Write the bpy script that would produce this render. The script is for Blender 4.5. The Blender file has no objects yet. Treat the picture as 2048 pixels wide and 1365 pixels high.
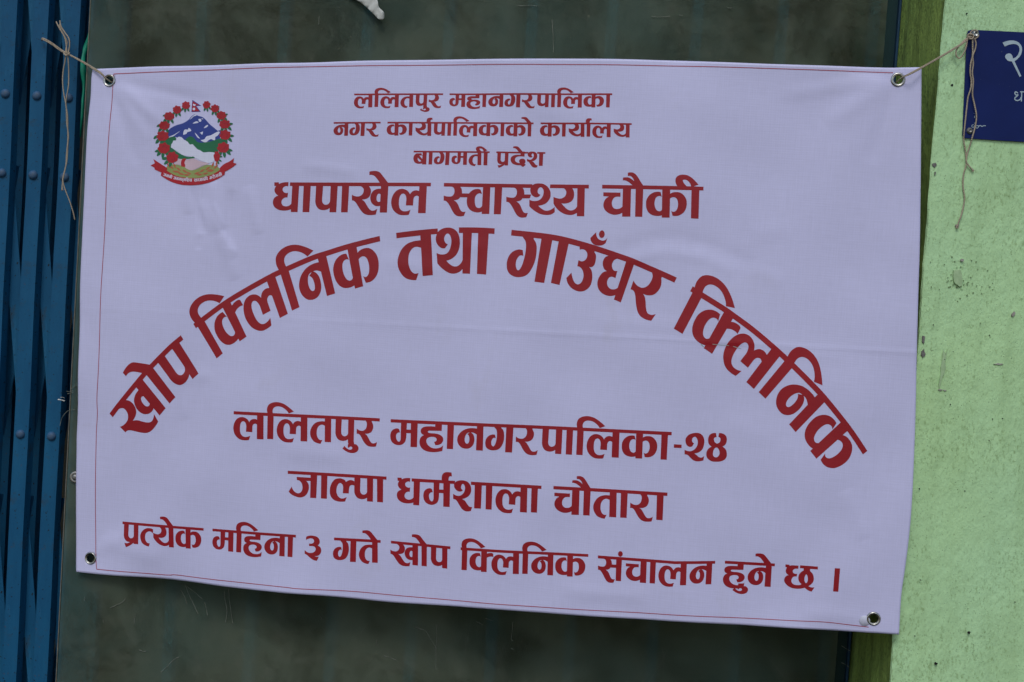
import bpy, bmesh, math, random
from math import radians, sin, cos, pi, exp, sqrt
from mathutils import Vector, Matrix
from mathutils.geometry import delaunay_2d_cdt
import numpy as np
random.seed(7)
scene = bpy.context.scene
COL = scene.collection

# ------------------------------------------------------------------ camera
F_PX = 2500.0
CAM = Vector((0.0, -2.2, 1.5))
PITCH, ROLL = radians(-2.56), radians(3.8)
FW = Vector((0, cos(PITCH), sin(PITCH)))
R0 = Vector((1, 0, 0)); U0 = R0.cross(FW)
RT = cos(ROLL) * R0 + sin(ROLL) * U0
UP = -sin(ROLL) * R0 + cos(ROLL) * U0
cd = bpy.data.cameras.new('camera')
cam = bpy.data.objects.new('camera', cd); COL.objects.link(cam)
cd.sensor_width = 36.0; cd.lens = 36.0 * F_PX / 2048.0
cd.clip_start = 0.05; cd.clip_end = 200.0
M = Matrix.Identity(4)
for i in range(3):
    M[i][0] = RT[i]; M[i][1] = UP[i]; M[i][2] = -FW[i]; M[i][3] = CAM[i]
cam.matrix_world = M
scene.camera = cam

# ------------------------------------------------------------------ world, sun, exposure
SUN_EL, SUN_AZ = radians(50), radians(-14)      # azimuth measured from straight in front of the wall, + = right
world = bpy.data.worlds.new("World"); scene.world = world
world.use_nodes = True
wn = world.node_tree
sky = wn.nodes.new('ShaderNodeTexSky'); sky.sky_type = 'NISHITA'
sky.sun_disc = False
sky.sun_elevation = SUN_EL
sky.sun_rotation = pi - SUN_AZ
sky.air_density = 1.0; sky.dust_density = 1.2; sky.ozone_density = 1.0
bg = wn.nodes['Background']; bg.inputs['Strength'].default_value = 0.104
wn.links.new(sky.outputs[0], bg.inputs[0])
sl = bpy.data.lights.new('sun', 'SUN'); sl.energy = 0.95; sl.angle = radians(20); sl.color = (0.97, 0.98, 1.0)
so = bpy.data.objects.new('sun', sl); COL.objects.link(so)
sd = Vector((sin(SUN_AZ) * cos(SUN_EL), -cos(SUN_AZ) * cos(SUN_EL), sin(SUN_EL)))
so.rotation_euler = sd.to_track_quat('Z', 'Y').to_euler()
so.location = (0, -4, 5)
scene.view_settings.view_transform = 'Standard'
scene.view_settings.look = 'None'
scene.view_settings.exposure = 0.13
scene.view_settings.gamma = 1.0

# ------------------------------------------------------------------ helpers
def ray(px, py):
    return (FW + RT * ((px - 1024.0) / F_PX) + UP * ((682.5 - py) / F_PX))
def at(px, py, y=0.0):
    d = ray(px, py)
    return CAM + d * ((y - CAM.y) / d.y)

def link(o, parent=None):
    COL.objects.link(o)
    if parent is not None:
        o.parent = parent
    return o
def tag(o, label=None, cat=None, group=None, kind=None):
    if label: o['label'] = label
    if cat: o['category'] = cat
    if group: o['group'] = group
    if kind: o['kind'] = kind
    return o
def thing(name, label, cat, loc=(0, 0, 0), group=None):
    o = bpy.data.objects.new(name, None); o.empty_display_size = 0.05
    link(o); o.location = loc
    return tag(o, label, cat, group)
def mesh_obj(name, verts, faces, mat, parent=None, smooth=False, normals=None):
    me = bpy.data.meshes.new(name)
    if parent is not None:
        lv = parent_loc(parent)
        verts = [(v[0] - lv[0], v[1] - lv[1], v[2] - lv[2]) for v in verts]
    me.from_pydata([tuple(v) for v in verts], [], faces)
    me.materials.append(mat)
    if smooth:
        for p in me.polygons: p.use_smooth = True
    me.update()
    if normals is not None:
        for p in me.polygons: p.use_smooth = True
        me.normals_split_custom_set_from_vertices([tuple(n) for n in normals])
    return link(bpy.data.objects.new(name, me), parent)
def parent_loc(p):
    v = Vector((0, 0, 0))
    while p is not None:
        v += Vector(p.location); p = p.parent
    return v
def bm_obj(name, bm, mat, parent=None, smooth=False):
    me = bpy.data.meshes.new(name)
    if parent is not None:
        bmesh.ops.translate(bm, verts=bm.verts, vec=-parent_loc(parent))
    bmesh.ops.recalc_face_normals(bm, faces=bm.faces)
    bm.to_mesh(me); bm.free()
    me.materials.append(mat)
    if smooth:
        for p in me.polygons: p.use_smooth = True
    return link(bpy.data.objects.new(name, me), parent)
def add_box(bm, x0, x1, y0, y1, z0, z1, bev=0.0):
    r = bmesh.ops.create_cube(bm, size=1.0)
    for v in r['verts']:
        v.co = Vector(((x0 + x1) / 2 + v.co.x * (x1 - x0), (y0 + y1) / 2 + v.co.y * (y1 - y0), (z0 + z1) / 2 + v.co.z * (z1 - z0)))
    if bev > 0:
        es = set()
        for v in r['verts']: es.update(v.link_edges)
        bmesh.ops.bevel(bm, geom=list(es), offset=bev, segments=2, affect='EDGES', profile=0.5)
def catmull(pts, n=8, closed=False):
    out = []; N = len(pts)
    P = [Vector(p) for p in pts]
    rng = N if closed else N - 1
    for i in range(rng):
        if closed:
            a, b, c, d = P[(i - 1) % N], P[i], P[(i + 1) % N], P[(i + 2) % N]
        else:
            a, b, c, d = P[max(i - 1, 0)], P[i], P[i + 1], P[min(i + 2, N - 1)]
        for k in range(n):
            t = k / n
            out.append(0.5 * ((2 * b) + (c - a) * t + (2 * a - 5 * b + 4 * c - d) * t * t + (3 * b - a - 3 * c + d) * t ** 3))
    if not closed: out.append(P[-1])
    return out
def tube(bm, pts, r, seg=8, n=6, twist=0.0, smooth=True):
    path = catmull(pts, n) if smooth else [Vector(p) for p in pts]
    rings = []; prev = None
    for i, p in enumerate(path):
        t = (path[min(i + 1, len(path) - 1)] - path[max(i - 1, 0)]).normalized()
        if prev is None:
            a = t.cross(Vector((0, 1, 0)))
            if a.length < 1e-3: a = t.cross(Vector((1, 0, 0)))
        else:
            a = prev - t * prev.dot(t)
        a.normalize(); prev = a; b = t.cross(a)
        ring = []
        for k in range(seg):
            th = 2 * pi * k / seg + twist * i
            rr = r * (1.0 + 0.16 * sin(3 * (2 * pi * k / seg) + 1.1 * i))
            ring.append(bm.verts.new(p + a * cos(th) * rr + b * sin(th) * rr))
        rings.append(ring)
    for i in range(len(rings) - 1):
        for k in range(seg):
            bm.faces.new((rings[i][k], rings[i][(k + 1) % seg], rings[i + 1][(k + 1) % seg], rings[i + 1][k]))
    bm.faces.new(rings[0][::-1]); bm.faces.new(rings[-1])
def lathe(bm, center, nrm, prof, seg=32, closed=True):
    """prof: list of (radius, height along nrm)."""
    n = Vector(nrm).normalized(); a = n.cross(Vector((0, 0, 1))).normalized(); b = n.cross(a)
    rings = []
    for (r, h) in prof:
        rings.append([bm.verts.new(Vector(center) + n * h + (a * cos(2 * pi * k / seg) + b * sin(2 * pi * k / seg)) * r) for k in range(seg)])
    m = len(rings)
    for i in range(m if closed else m - 1):
        A = rings[i]; B = rings[(i + 1) % m]
        for k in range(seg):
            bm.faces.new((A[k], A[(k + 1) % seg], B[(k + 1) % seg], B[k]))
    return rings

# ------------------------------------------------------------------ materials
class NT:
    def __init__(s, name):
        s.m = bpy.data.materials.new(name); s.m.use_nodes = True
        s.t = s.m.node_tree; s.p = s.t.nodes['Principled BSDF']; s.out = s.t.nodes['Material Output']
        s.tc = s.n('ShaderNodeTexCoord')
    def n(s, typ, **kw):
        x = s.t.nodes.new(typ)
        for k, v in kw.items(): setattr(x, k, v)
        return x
    def l(s, a, b): s.t.links.new(a, b)
    def noise(s, scale, detail=4, rough=0.55, co=None, dist=0.0):
        x = s.n('ShaderNodeTexNoise'); x.inputs['Scale'].default_value = scale
        x.inputs['Detail'].default_value = detail; x.inputs['Roughness'].default_value = rough
        x.inputs['Distortion'].default_value = dist
        s.l(co if co is not None else s.tc.outputs['Object'], x.inputs['Vector']); return x.outputs['Fac']
    def stretch(s, sx, sy, sz):
        x = s.n('ShaderNodeMapping'); x.inputs['Scale'].default_value = (sx, sy, sz)
        s.l(s.tc.outputs['Object'], x.inputs['Vector']); return x.outputs[0]
    def ramp(s, fac, stops):
        r = s.n('ShaderNodeValToRGB'); e = r.color_ramp.elements
        while len(e) < len(stops): e.new(0.5)
        for i, (p, c) in enumerate(stops):
            e[i].position = p
            e[i].color = (c, c, c, 1) if not isinstance(c, tuple) else (*c, 1)
        s.l(fac, r.inputs[0]); return r.outputs[0]
    def mix(s, fac, a, b, mode='MIX'):
        x = s.n('ShaderNodeMix'); x.data_type = 'RGBA'; x.blend_type = mode
        def put(i, v):
            if isinstance(v, tuple): x.inputs[i].default_value = (*v, 1)
            elif isinstance(v, (int, float)): x.inputs[i].default_value = v if i == 0 else (v, v, v, 1)
            else: s.l(v, x.inputs[i])
        put(0, fac); put(6, a); put(7, b); return x.outputs[2]
    def math(s, op, a, b=0.0):
        x = s.n('ShaderNodeMath'); x.operation = op
        for i, v in enumerate((a, b)):
            if isinstance(v, (int, float)): x.inputs[i].default_value = v
            else: s.l(v, x.inputs[i])
        return x.outputs[0]
    def bump(s, h, strength, dist, prev=None):
        b = s.n('ShaderNodeBump'); b.inputs['Strength'].default_value = strength; b.inputs['Distance'].default_value = dist
        s.l(h, b.inputs['Height'])
        if prev is not None: s.l(prev, b.inputs['Normal'])
        return b.outputs[0]
    def fin(s, col=None, rough=0.5, metal=0.0, normal=None, spec=None):
        if col is not None:
            if isinstance(col, tuple): s.p.inputs['Base Color'].default_value = (*col, 1)
            else: s.l(col, s.p.inputs['Base Color'])
        if isinstance(rough, (int, float)): s.p.inputs['Roughness'].default_value = rough
        else: s.l(rough, s.p.inputs['Roughness'])
        s.p.inputs['Metallic'].default_value = metal
        if spec is not None: s.p.inputs['Specular IOR Level'].default_value = spec
        if normal is not None: s.l(normal, s.p.inputs['Normal'])
        return s.m

def weave(t):
    """fine woven scrim showing through the vinyl, ~3 mm pitch"""
    sx = t.n('ShaderNodeSeparateXYZ'); t.l(t.tc.outputs['Object'], sx.inputs[0])
    a = t.math('SINE', t.math('MULTIPLY', sx.outputs[0], 2 * pi / 0.0042))
    b = t.math('SINE', t.math('MULTIPLY', sx.outputs[2], 2 * pi / 0.0042))
    return t.math('MULTIPLY', t.math('ADD', a, b), 0.25)

def mat_print(name, col, var=0.06, rough=0.36, cloth=False):
    t = NT(name)
    n1 = t.noise(3.0, 5, 0.6); n2 = t.noise(26.0, 3)
    dark = tuple(c * (1 - var) for c in col); lite = tuple(min(1, c * (1 + var)) for c in col)
    c = t.mix(t.ramp(n1, [(0.3, 0.0), (0.7, 1.0)]), dark, lite)
    w = weave(t)
    wf = t.math('ADD', t.math('MULTIPLY', w, 0.14 if cloth else 0.22), 0.5)
    c = t.mix(wf, t.mix(1.0, c, 0.93, 'MULTIPLY'), t.mix(1.0, c, 1.07 if not cloth else 1.05, 'MULTIPLY'))
    th1 = t.noise(1.0, 3, 0.6, t.stretch(380, 1, 22)); th2 = t.noise(1.0, 3, 0.6, t.stretch(22, 1, 380))
    tf = t.math('ADD', t.math('MULTIPLY', t.math('ADD', th1, th2), 0.5), 0.0)
    c = t.mix(t.ramp(tf, [(0.36, 0.0), (0.64, 1.0)]), t.mix(1.0, c, 0.958, 'MULTIPLY'), t.mix(1.0, c, 1.036, 'MULTIPLY'))
    if cloth:
        # light grime smudges
        g = t.ramp(t.noise(7.0, 6, 0.62, dist=0.6), [(0.60, 0.0), (0.78, 1.0)])
        c = t.mix(t.math('MULTIPLY', g, 0.16), c, (0.50, 0.46, 0.40))
    nb = t.bump(t.math('ADD', w, tf), 0.14, 0.0006)
    nb = t.bump(n2, 0.10, 0.002, nb)
    r = t.ramp(n2, [(0.2, rough - 0.06), (0.8, rough + 0.08)])
    return t.fin(c, r, normal=nb, spec=0.34)

M_CLOTH = mat_print('vinyl_white', (0.645, 0.625, 0.855), 0.015, 0.42, cloth=True)
M_RED = mat_print('print_red', (0.33, 0.012, 0.020), 0.10, 0.36)
M_LINE = mat_print('print_thin_red', (0.42, 0.06, 0.09), 0.06)
M_ERED = mat_print('emblem_red', (0.42, 0.012, 0.022), 0.15)
M_EDRED = mat_print('emblem_dark_red', (0.28, 0.015, 0.025), 0.1)
M_EGREEN = mat_print('emblem_green', (0.015, 0.15, 0.06), 0.25)
M_ENAVY = mat_print('emblem_navy', (0.03, 0.055, 0.28), 0.12)
M_EOLIVE = mat_print('emblem_olive', (0.28, 0.33, 0.10), 0.15)
M_EPINK = mat_print('emblem_pink', (0.62, 0.45, 0.50), 0.15)
M_EORANGE = mat_print('emblem_orange', (0.46, 0.12, 0.06), 0.15)
M_EWHITE = mat_print('emblem_white', (0.72, 0.72, 0.85), 0.02)

def mat_metal(name, col=(0.62, 0.60, 0.55), rough=0.22):
    t = NT(name)
    n = t.noise(180.0, 4)
    c = t.mix(t.ramp(n, [(0.45, 0.0), (0.75, 1.0)]), col, tuple(x * 0.45 for x in col))
    return t.fin(c, t.ramp(n, [(0.3, rough), (0.7, rough + 0.2)]), metal=1.0, normal=t.bump(n, 0.15, 0.001))
M_NICKEL = mat_metal('nickel', (0.52, 0.51, 0.46), 0.2)
M_STEEL = mat_metal('dull_steel', (0.36, 0.35, 0.32), 0.4)

def mat_twine():
    t = NT('jute_twine')
    n = t.noise(900.0, 3); w = t.n('ShaderNodeTexWave'); w.bands_direction = 'DIAGONAL'
    w.inputs['Scale'].default_value = 260.0; w.inputs['Distortion'].default_value = 2.0
    t.l(t.tc.outputs['Object'], w.inputs['Vector'])
    c = t.mix(w.outputs['Fac'], (0.36, 0.28, 0.19), (0.66, 0.56, 0.42))
    c = t.mix(t.math('MULTIPLY', n, 0.5), c, (0.30, 0.23, 0.16))
    return t.fin(c, 0.9, normal=t.bump(w.outputs['Fac'], 0.6, 0.0008), spec=0.2)
M_TWINE = mat_twine()

def mat_blue_paint():
    t = NT('blue_gate_paint')
    n1 = t.noise(4.0, 6, 0.65, t.stretch(3, 3, 0.8)); n2 = t.noise(160.0, 2, 0.5); n3 = t.noise(18, 5, 0.7)
    c = t.mix(t.ramp(n1, [(0.25, 0.0), (0.75, 1.0)]), (0.003, 0.058, 0.140), (0.010, 0.120, 0.235))
    c = t.mix(t.ramp(n3, [(0.56, 0.0), (0.70, 0.75)]), c, (0.035, 0.050, 0.060))
    c = t.mix(t.ramp(t.noise(9, 7, 0.75, t.stretch(2, 2, .5)), [(0.60, 0.0), (0.70, 0.55)]), c, (0.04, 0.18, 0.32))
    c = t.mix(t.ramp(t.noise(55, 5, 0.7), [(0.66, 0.0), (0.72, 0.8)]), c, (0.09, 0.045, 0.025))
    chips = t.ramp(n2, [(0.67, 0.0), (0.70, 1.0)])
    c = t.mix(chips, c, (0.012, 0.014, 0.018))
    nb = t.bump(n2, 0.25, 0.001); nb = t.bump(n3, 0.12, 0.004, nb)
    return t.fin(c, t.ramp(n3, [(0.3, 0.45), (0.7, 0.7)]), normal=nb, spec=0.22)
M_BLUE = mat_blue_paint()
def mat_simple(name, c0, c1, scale, rough=0.6, bumpd=0.001, detail=5, st=(1, 1, 1), spec=0.4, metal=0.0, bs=0.3):
    t = NT(name)
    n = t.noise(scale, detail, 0.6, t.stretch(*st))
    return t.fin(t.mix(t.ramp(n, [(0.3, 0.0), (0.7, 1.0)]), c0, c1), rough, metal, t.bump(n, bs, bumpd), spec)
M_RIVET = mat_simple('rivet_paint', (0.006, 0.10, 0.24), (0.07, 0.10, 0.14), 75, 0.6)
M_RUST = mat_simple('rusty_steel', (0.035, 0.016, 0.009), (0.10, 0.04, 0.02), 40, 0.85)
M_BACK = mat_simple('interior_shade', (0.010, 0.010, 0.006), (0.024, 0.022, 0.012), 5, 0.9)  # near-black colour stands in for the shade inside the room
M_FRAME = mat_simple('dark_teal_frame_paint', (0.004, 0.022, 0.026), (0.008, 0.040, 0.044), 14, 0.4, st=(1, 1, .2))
M_RIBBON = mat_simple('green_plastic', (0.0, 0.16, 0.09), (0.01, 0.32, 0.19), 30, 0.35)
M_PAPER = mat_simple('torn_paper', (0.50, 0.50, 0.44), (0.66, 0.66, 0.60), 60, 0.8)
M_STICK = mat_simple('clear_sticker', (0.56, 0.56, 0.66), (0.66, 0.66, 0.76), 90, 0.3)
M_HOLE = mat_simple('dark_pit', (0.006, 0.006, 0.005), (0.015, 0.014, 0.012), 200, 0.9)
M_CHIP = mat_simple('bare_render', (0.10, 0.10, 0.09), (0.26, 0.24, 0.22), 300, 0.9)
M_SIGNTXT = mat_simple('sign_white_paint', (0.36, 0.46, 0.50), (0.48, 0.58, 0.62), 60, 0.55)
def mat_sign():
    t = NT('sign_navy_enamel')
    n = t.noise(9, 6, 0.65); d = t.noise(220, 2)
    c = t.mix(t.ramp(n, [(0.3, 0.0), (0.7, 1.0)]), (0.005, 0.013, 0.085), (0.008, 0.020, 0.12))
    c = t.mix(t.ramp(d, [(0.72, 0.0), (0.75, 0.6)]), c, (0.10, 0.11, 0.14))
    return t.fin(c, t.ramp(n, [(0.3, 0.32), (0.7, 0.5)]), normal=t.bump(n, 0.05, 0.003), spec=0.15)
M_SIGN = mat_sign()

def mat_wall(name, A, B, dirt, dirt_amt, streak):
    t = NT(name)
    big = t.noise(1.1, 5, 0.6, dist=0.4)
    mid = t.noise(9.0, 6, 0.62)
    c = t.mix(t.ramp(big, [(0.3, 0.0), (0.72, 1.0)]), A, B)
    c = t.mix(t.math('MULTIPLY', t.ramp(mid, [(0.42, 0.0), (0.75, 1.0)]), 0.30), c, tuple(x * 0.72 for x in A))
    # vertical brush / drip streaks
    st = t.noise(26.0, 4, 0.6, t.stretch(1.0, 1.0, 0.16))
    c = t.mix(t.math('MULTIPLY', t.ramp(st, [(0.45, 0.0), (0.8, 1.0)]), streak), c, dirt)
    # clusters of small dirt flecks
    fl = t.noise(210.0, 4, 0.62, t.stretch(1.2, 1.2, 0.6)); cl = t.noise(4.5, 6, 0.75, dist=0.8)
    thr = t.math('SUBTRACT', t.ramp(fl, [(0.0, 0.0), (1.0, 1.0)]), t.math('MULTIPLY', t.ramp(cl, [(0.35, 0.0), (0.68, 1.0)]), -0.14))
    flm = t.ramp(thr, [(0.60, 0.0), (0.74, 1.0)])
    c = t.mix(t.math('MULTIPLY', flm, dirt_amt), c, dirt)
    sp = t.noise(420.0, 1, 0.5)
    c = t.mix(t.ramp(sp, [(0.725, 0.0), (0.755, 0.8)]), c, (0.03, 0.05, 0.02))
    nb = t.bump(t.noise(70.0, 5, 0.6, t.stretch(1, 1, 0.55)), 0.55, 0.006)
    nb = t.bump(t.noise(8.0, 4), 0.30, 0.012, nb)
    nb = t.bump(t.noise(260.0, 4, 0.6), 0.35, 0.002, nb)
    nb = t.bump(flm, -0.35, 0.002, nb)
    return t.fin(c, t.ramp(mid, [(0.3, 0.50), (0.8, 0.72)]), normal=nb, spec=0.35)
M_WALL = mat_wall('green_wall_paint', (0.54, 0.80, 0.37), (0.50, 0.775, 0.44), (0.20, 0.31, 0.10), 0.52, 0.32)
M_JAMB = mat_wall('darker_green_jamb', (0.28, 0.42, 0.10), (0.42, 0.56, 0.13), (0.07, 0.10, 0.03), 0.7, 0.8)  # darker, yellower green than the wall face, with stronger streaks

def mat_sheet():
    """grimy translucent plastic sheet: what lies behind shows through blurred"""
    t = NT('grimy_translucent_sheet')
    n1 = t.noise(3.6, 8, 0.68, dist=0.35); n2 = t.noise(16.0, 8, 0.75, t.stretch(1.2, 1, 0.9), dist=0.15); n3 = t.noise(90, 3)
    gr = t.noise(420, 3, 0.7)
    c = t.mix(t.ramp(n1, [(0.40, 0.0), (0.60, 1.0)]), (0.036, 0.040, 0.018), (0.120, 0.145, 0.098))
    c = t.mix(t.math('MULTIPLY', t.ramp(n2, [(0.50, 0.0), (0.70, 1.0)]), 0.50), c, (0.19, 0.195, 0.145))
    c = t.mix(t.math('MULTIPLY', t.ramp(t.noise(2.6, 5, 0.6, dist=0.3), [(0.46, 0.0), (0.62, 1.0)]), 0.5), c, (0.045, 0.105, 0.090))
    c = t.mix(t.math('MULTIPLY', t.ramp(t.noise(6.0, 7, 0.7, dist=0.3), [(0.54, 0.0), (0.70, 1.0)]), 0.8), c, (0.028, 0.028, 0.012))
    c = t.mix(t.math('MULTIPLY', t.ramp(gr, [(0.40, 0.0), (0.66, 1.0)]), 0.30), c, (0.19, 0.21, 0.16))
    c = t.mix(t.ramp(t.noise(190, 2), [(0.70, 0.0), (0.75, 0.7)]), c, (0.26, 0.25, 0.17))
    # hair-thin scratches
    w = t.n('ShaderNodeTexVoronoi'); w.feature = 'DISTANCE_TO_EDGE'; w.inputs['Scale'].default_value = 9.0
    mp = t.n('ShaderNodeMapping'); mp.inputs['Rotation'].default_value = (0, 0.5, 0); mp.inputs['Scale'].default_value = (1.6, 1, 0.35)
    t.l(t.tc.outputs['Object'], mp.inputs['Vector']); t.l(mp.outputs[0], w.inputs['Vector'])
    scr = t.math('MULTIPLY', t.ramp(w.outputs['Distance'], [(0.0, 1.0), (0.006, 0.0)]), t.ramp(t.noise(7.0, 3), [(0.58, 0.0), (0.66, 0.35)]))
    c = t.mix(scr, c, (0.30, 0.30, 0.24))
    t.fin(c, t.ramp(n2, [(0.3, 0.38), (0.7, 0.6)]), normal=t.bump(n3, 0.05, 0.002), spec=0.14)
    rf = t.n('ShaderNodeBsdfRefraction'); rf.inputs['IOR'].default_value = 1.04; rf.inputs['Roughness'].default_value = 0.42
    rf.inputs['Color'].default_value = (0.75, 1.0, 0.80, 1)
    mx = t.n('ShaderNodeMixShader')
    fac = t.ramp(n1, [(0.3, 0.50), (0.7, 0.70)])
    t.l(fac, mx.inputs[0]); t.l(rf.outputs[0], mx.inputs[1]); t.l(t.p.outputs[0], mx.inputs[2])
    t.l(mx.outputs[0], t.out.inputs['Surface'])
    return t.m
M_SHEET = mat_sheet()

# ------------------------------------------------------------------ SETTING: wall, opening, sheet, gate
Y_SHEET = 0.225
XC = at(1834, 682, 0.0).x                    # the wall's corner
wall = thing('wall', 'pale green painted wall with dirt flecks at the right, beside the opening', 'wall', (XC, 0, 0))
bm = bmesh.new()
z0w, z1w = -0.2, 3.4
rw = random.Random(3)
# front face as a gently uneven plaster sheet whose edge at the corner wanders by a millimetre or two
NXW, NZW = 60, 240
grid = []
for j in range(NZW + 1):
    z = z0w + (z1w - z0w) * j / NZW
    row = []
    wob = 0.0010 * sin(z * 9.1 + 1) + 0.0006 * sin(z * 31.0) + 0.0006 * rw.uniform(-1, 1)
    for i in range(NXW + 1):
        u = i / NXW
        x = XC + 1.6 * u * u + (wob if i < 2 else 0)
        yy = 0.002 if i == 0 else (0.0004 if i == 1 else 0.0)
        if i == 1: x = XC + 0.0018 + wob
        yy += 0.0015 * sin(x * 7 + z * 3.3) + 0.001 * sin(z * 11 + x * 4)
        row.append(bm.verts.new((x, yy, z)))
    grid.append(row)
for j in range(NZW):
    for i in range(NXW):
        bm.faces.new((grid[j][i], grid[j][i + 1], grid[j + 1][i + 1], grid[j + 1][i]))
bm_obj('wall_face', bm, M_WALL, wall, smooth=True)
bm = bmesh.new()
rows = []
NY = 14
for j in range(NZW + 1):
    z = z0w + (z1w - z0w) * j / NZW
    c0 = grid_x = None
    wob = 0.0010 * sin(z * 9.1 + 1) + 0.0006 * sin(z * 31.0)
    row = [bm.verts.new((XC + wob + 0.0012 + 0.0018 * sin(7 * z + 20 * k / NY) * (k > 0), 0.002 + 0.0015 * sin(XC * 7 + z * 3.3) + (0.36) * k / NY, z)) for k in range(NY + 1)]
    rows.append(row)
for j in range(NZW):
    for k in range(NY):
        bm.faces.new((rows[j][k + 1], rows[j][k], rows[j + 1][k], rows[j + 1][k + 1]))
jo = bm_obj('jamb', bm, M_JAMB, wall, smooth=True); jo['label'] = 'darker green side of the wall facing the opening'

def blob(bm, cx, cz, rx, rz, y, th, seed, n=14, irr=0.25, rot=0.0):
    r = random.Random(seed)
    fr = []; bk = []
    for k in range(n):
        a = 2 * pi * k / n; q = 1 + irr * r.uniform(-1, 1)
        dx, dz = rx * q * cos(a), rz * q * sin(a)
        dx, dz = dx * cos(rot) - dz * sin(rot), dx * sin(rot) + dz * cos(rot)
        fr.append(bm.verts.new((cx + dx * .9, y - th, cz + dz * .9))); bk.append(bm.verts.new((cx + dx, y + 0.001, cz + dz)))
    bm.faces.new(fr)
    for k in range(n): bm.faces.new((bk[k], bk[(k + 1) % n], fr[(k + 1) % n], fr[k]))
def wall_mark(name, px, py, rx, rz, mat, seed, th=0.0012, rot=0.0, label=None, irr=0.28):
    p = at(px, py, 0.0); bm = bmesh.new()
    blob(bm, p.x, p.z, rx * 0.00088, rz * 0.00088, -0.0022, th, seed, rot=rot, irr=irr)
    o = bm_obj(name, bm, mat, wall)
    if label: o['label'] = label
wall_mark('pit', 1937, 1265, 2.9, 2.6, M_HOLE, 1)
wall_mark('pit', 1871, 1327, 3.0, 2.8, M_HOLE, 2)
wall_mark('pit', 1903, 171, 2.6, 2.3, M_HOLE, 3)
wall_mark('pit', 1933, 28, 1.6, 1.5, M_HOLE, 4)
for k, (a, b, c, d) in enumerate([(1868, 331, 4, 4.5), (1846, 680, 3.0, 9), (1845.5, 707, 4, 8), (1869, 348, 1.5, 4)]):
    wall_mark('paint_chip', a, b, c, d, M_CHIP, 20 + k)
for k, (a, b) in enumerate([(1838, 978), (1984, 838), (1978, 671), (1866, 650), (1888, 719), (1979, 574), (2004, 837), (1977, 881), (1900, 809), (1838, 977), (2029, 1204), (1829, 1272), (1929, 982), (1840, 1160)]):
    wall_mark('pit', a, b, 1.0, 1.0, M_HOLE, 40 + k)
def mat_patch(name, c0, c1):
    return mat_simple(name, c0, c1, 120, 0.7, bs=0.5)
M_FLAKE = mat_patch('flaked_paint', (0.33, 0.48, 0.24), (0.46, 0.62, 0.34))
M_FLECK = mat_patch('dirt_fleck', (0.10, 0.15, 0.06), (0.20, 0.27, 0.11))
M_BEIGE = mat_patch('old_render', (0.26, 0.23, 0.19), (0.44, 0.42, 0.36))
wall_mark('flake', 1914, 556, 10, 19, M_FLAKE, 61, 0.002, 0.15)
wall_mark('flake', 1885, 735, 5, 36, M_FLAKE, 62, 0.001, -0.05, irr=.4)
wall_mark('flake', 1880, 780, 4, 1.6, M_BEIGE, 64, 0.001)
wall_mark('flake', 1923, 521, 3.5, 3, M_BEIGE, 65, 0.002)
wall_mark('flake', 2026, 629, 3, 6, M_BEIGE, 66, 0.0015, -0.5)
wall_mark('flake', 1997, 729, 8, 2.0, M_BEIGE, 67, 0.001, irr=.5)
wall_mark('flake', 1913, 452, 4, 3, M_BEIGE, 68, 0.0015)
wall_mark('flake', 1889, 781, 3, 1.4, M_BEIGE, 69, 0.001)

# cluster of little blisters round the flaked spot
rk = random.Random(9)
for k in range(46):
    a_ = rk.uniform(0, 2 * pi); d_ = abs(rk.gauss(0, 1)) * 30 + 10
    wall_mark('pit', 1917 + d_ * cos(a_), 556 + d_ * sin(a_) * 1.1, rk.uniform(.6, 1.5), rk.uniform(.6, 1.3), M_FLECK, 200 + k, 0.0004)

# dim room behind
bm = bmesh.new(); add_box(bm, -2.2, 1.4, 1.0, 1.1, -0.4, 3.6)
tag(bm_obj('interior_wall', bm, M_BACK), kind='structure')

# dark frame post against the jamb
XS1 = at(1722, 682, Y_SHEET).x               # right edge of the sheet
fr = thing('door_frame', 'dark teal upright frame post between the sheet and the green jamb', 'door frame', (XS1, Y_SHEET, 0))
bm = bmesh.new(); add_box(bm, XS1 - 0.045, XC + 0.004, Y_SHEET + 0.042, Y_SHEET + 0.09, -0.3, 3.5, 0.002); bm_obj('post', bm, M_FRAME, fr)
bm = bmesh.new(); add_box(bm, XC - 0.0042, XC + 0.0005, Y_SHEET + 0.030, Y_SHEET + 0.0415, -0.3, 3.5, 0.001)
bo = bm_obj('edge_trim', bm, mat_simple('blue_edge_paint', (0.004, 0.025, 0.06), (0.008, 0.05, 0.11), 25, .5), fr); bo['label'] = 'thin dark blue edge of the frame post'

# translucent sheet
XS0 = at(147.5, 682, Y_SHEET).x
sh = thing('plastic_sheet', 'grimy dark green translucent sheet covering the gate behind the banner', 'panel', (XS0, Y_SHEET, 0))
bm = bmesh.new()
NX, NZ = 60, 60; th = 0.0025
vs = [[bm.verts.new((XS0 + (XS1 - XS0) * i / NX, Y_SHEET + 0.0016 * sin(i * .35 + j * .12), -0.3 + 3.8 * j / NZ)) for i in range(NX + 1)] for j in range(NZ + 1)]
for j in range(NZ):
    for i in range(NX): bm.faces.new((vs[j][i], vs[j][i + 1], vs[j + 1][i + 1], vs[j + 1][i]))
bm_obj('sheet', bm, M_SHEET, sh, smooth=True)
bm = bmesh.new(); add_box(bm, XS0 - 0.0016, XS0, Y_SHEET - 0.001, Y_SHEET + 0.0035, -0.3, 3.5)
eo = bm_obj('cut_edge', bm, mat_simple('pale_cut_edge', (0.10, 0.09, 0.06), (0.22, 0.20, 0.15), 50, .6), sh)
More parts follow.
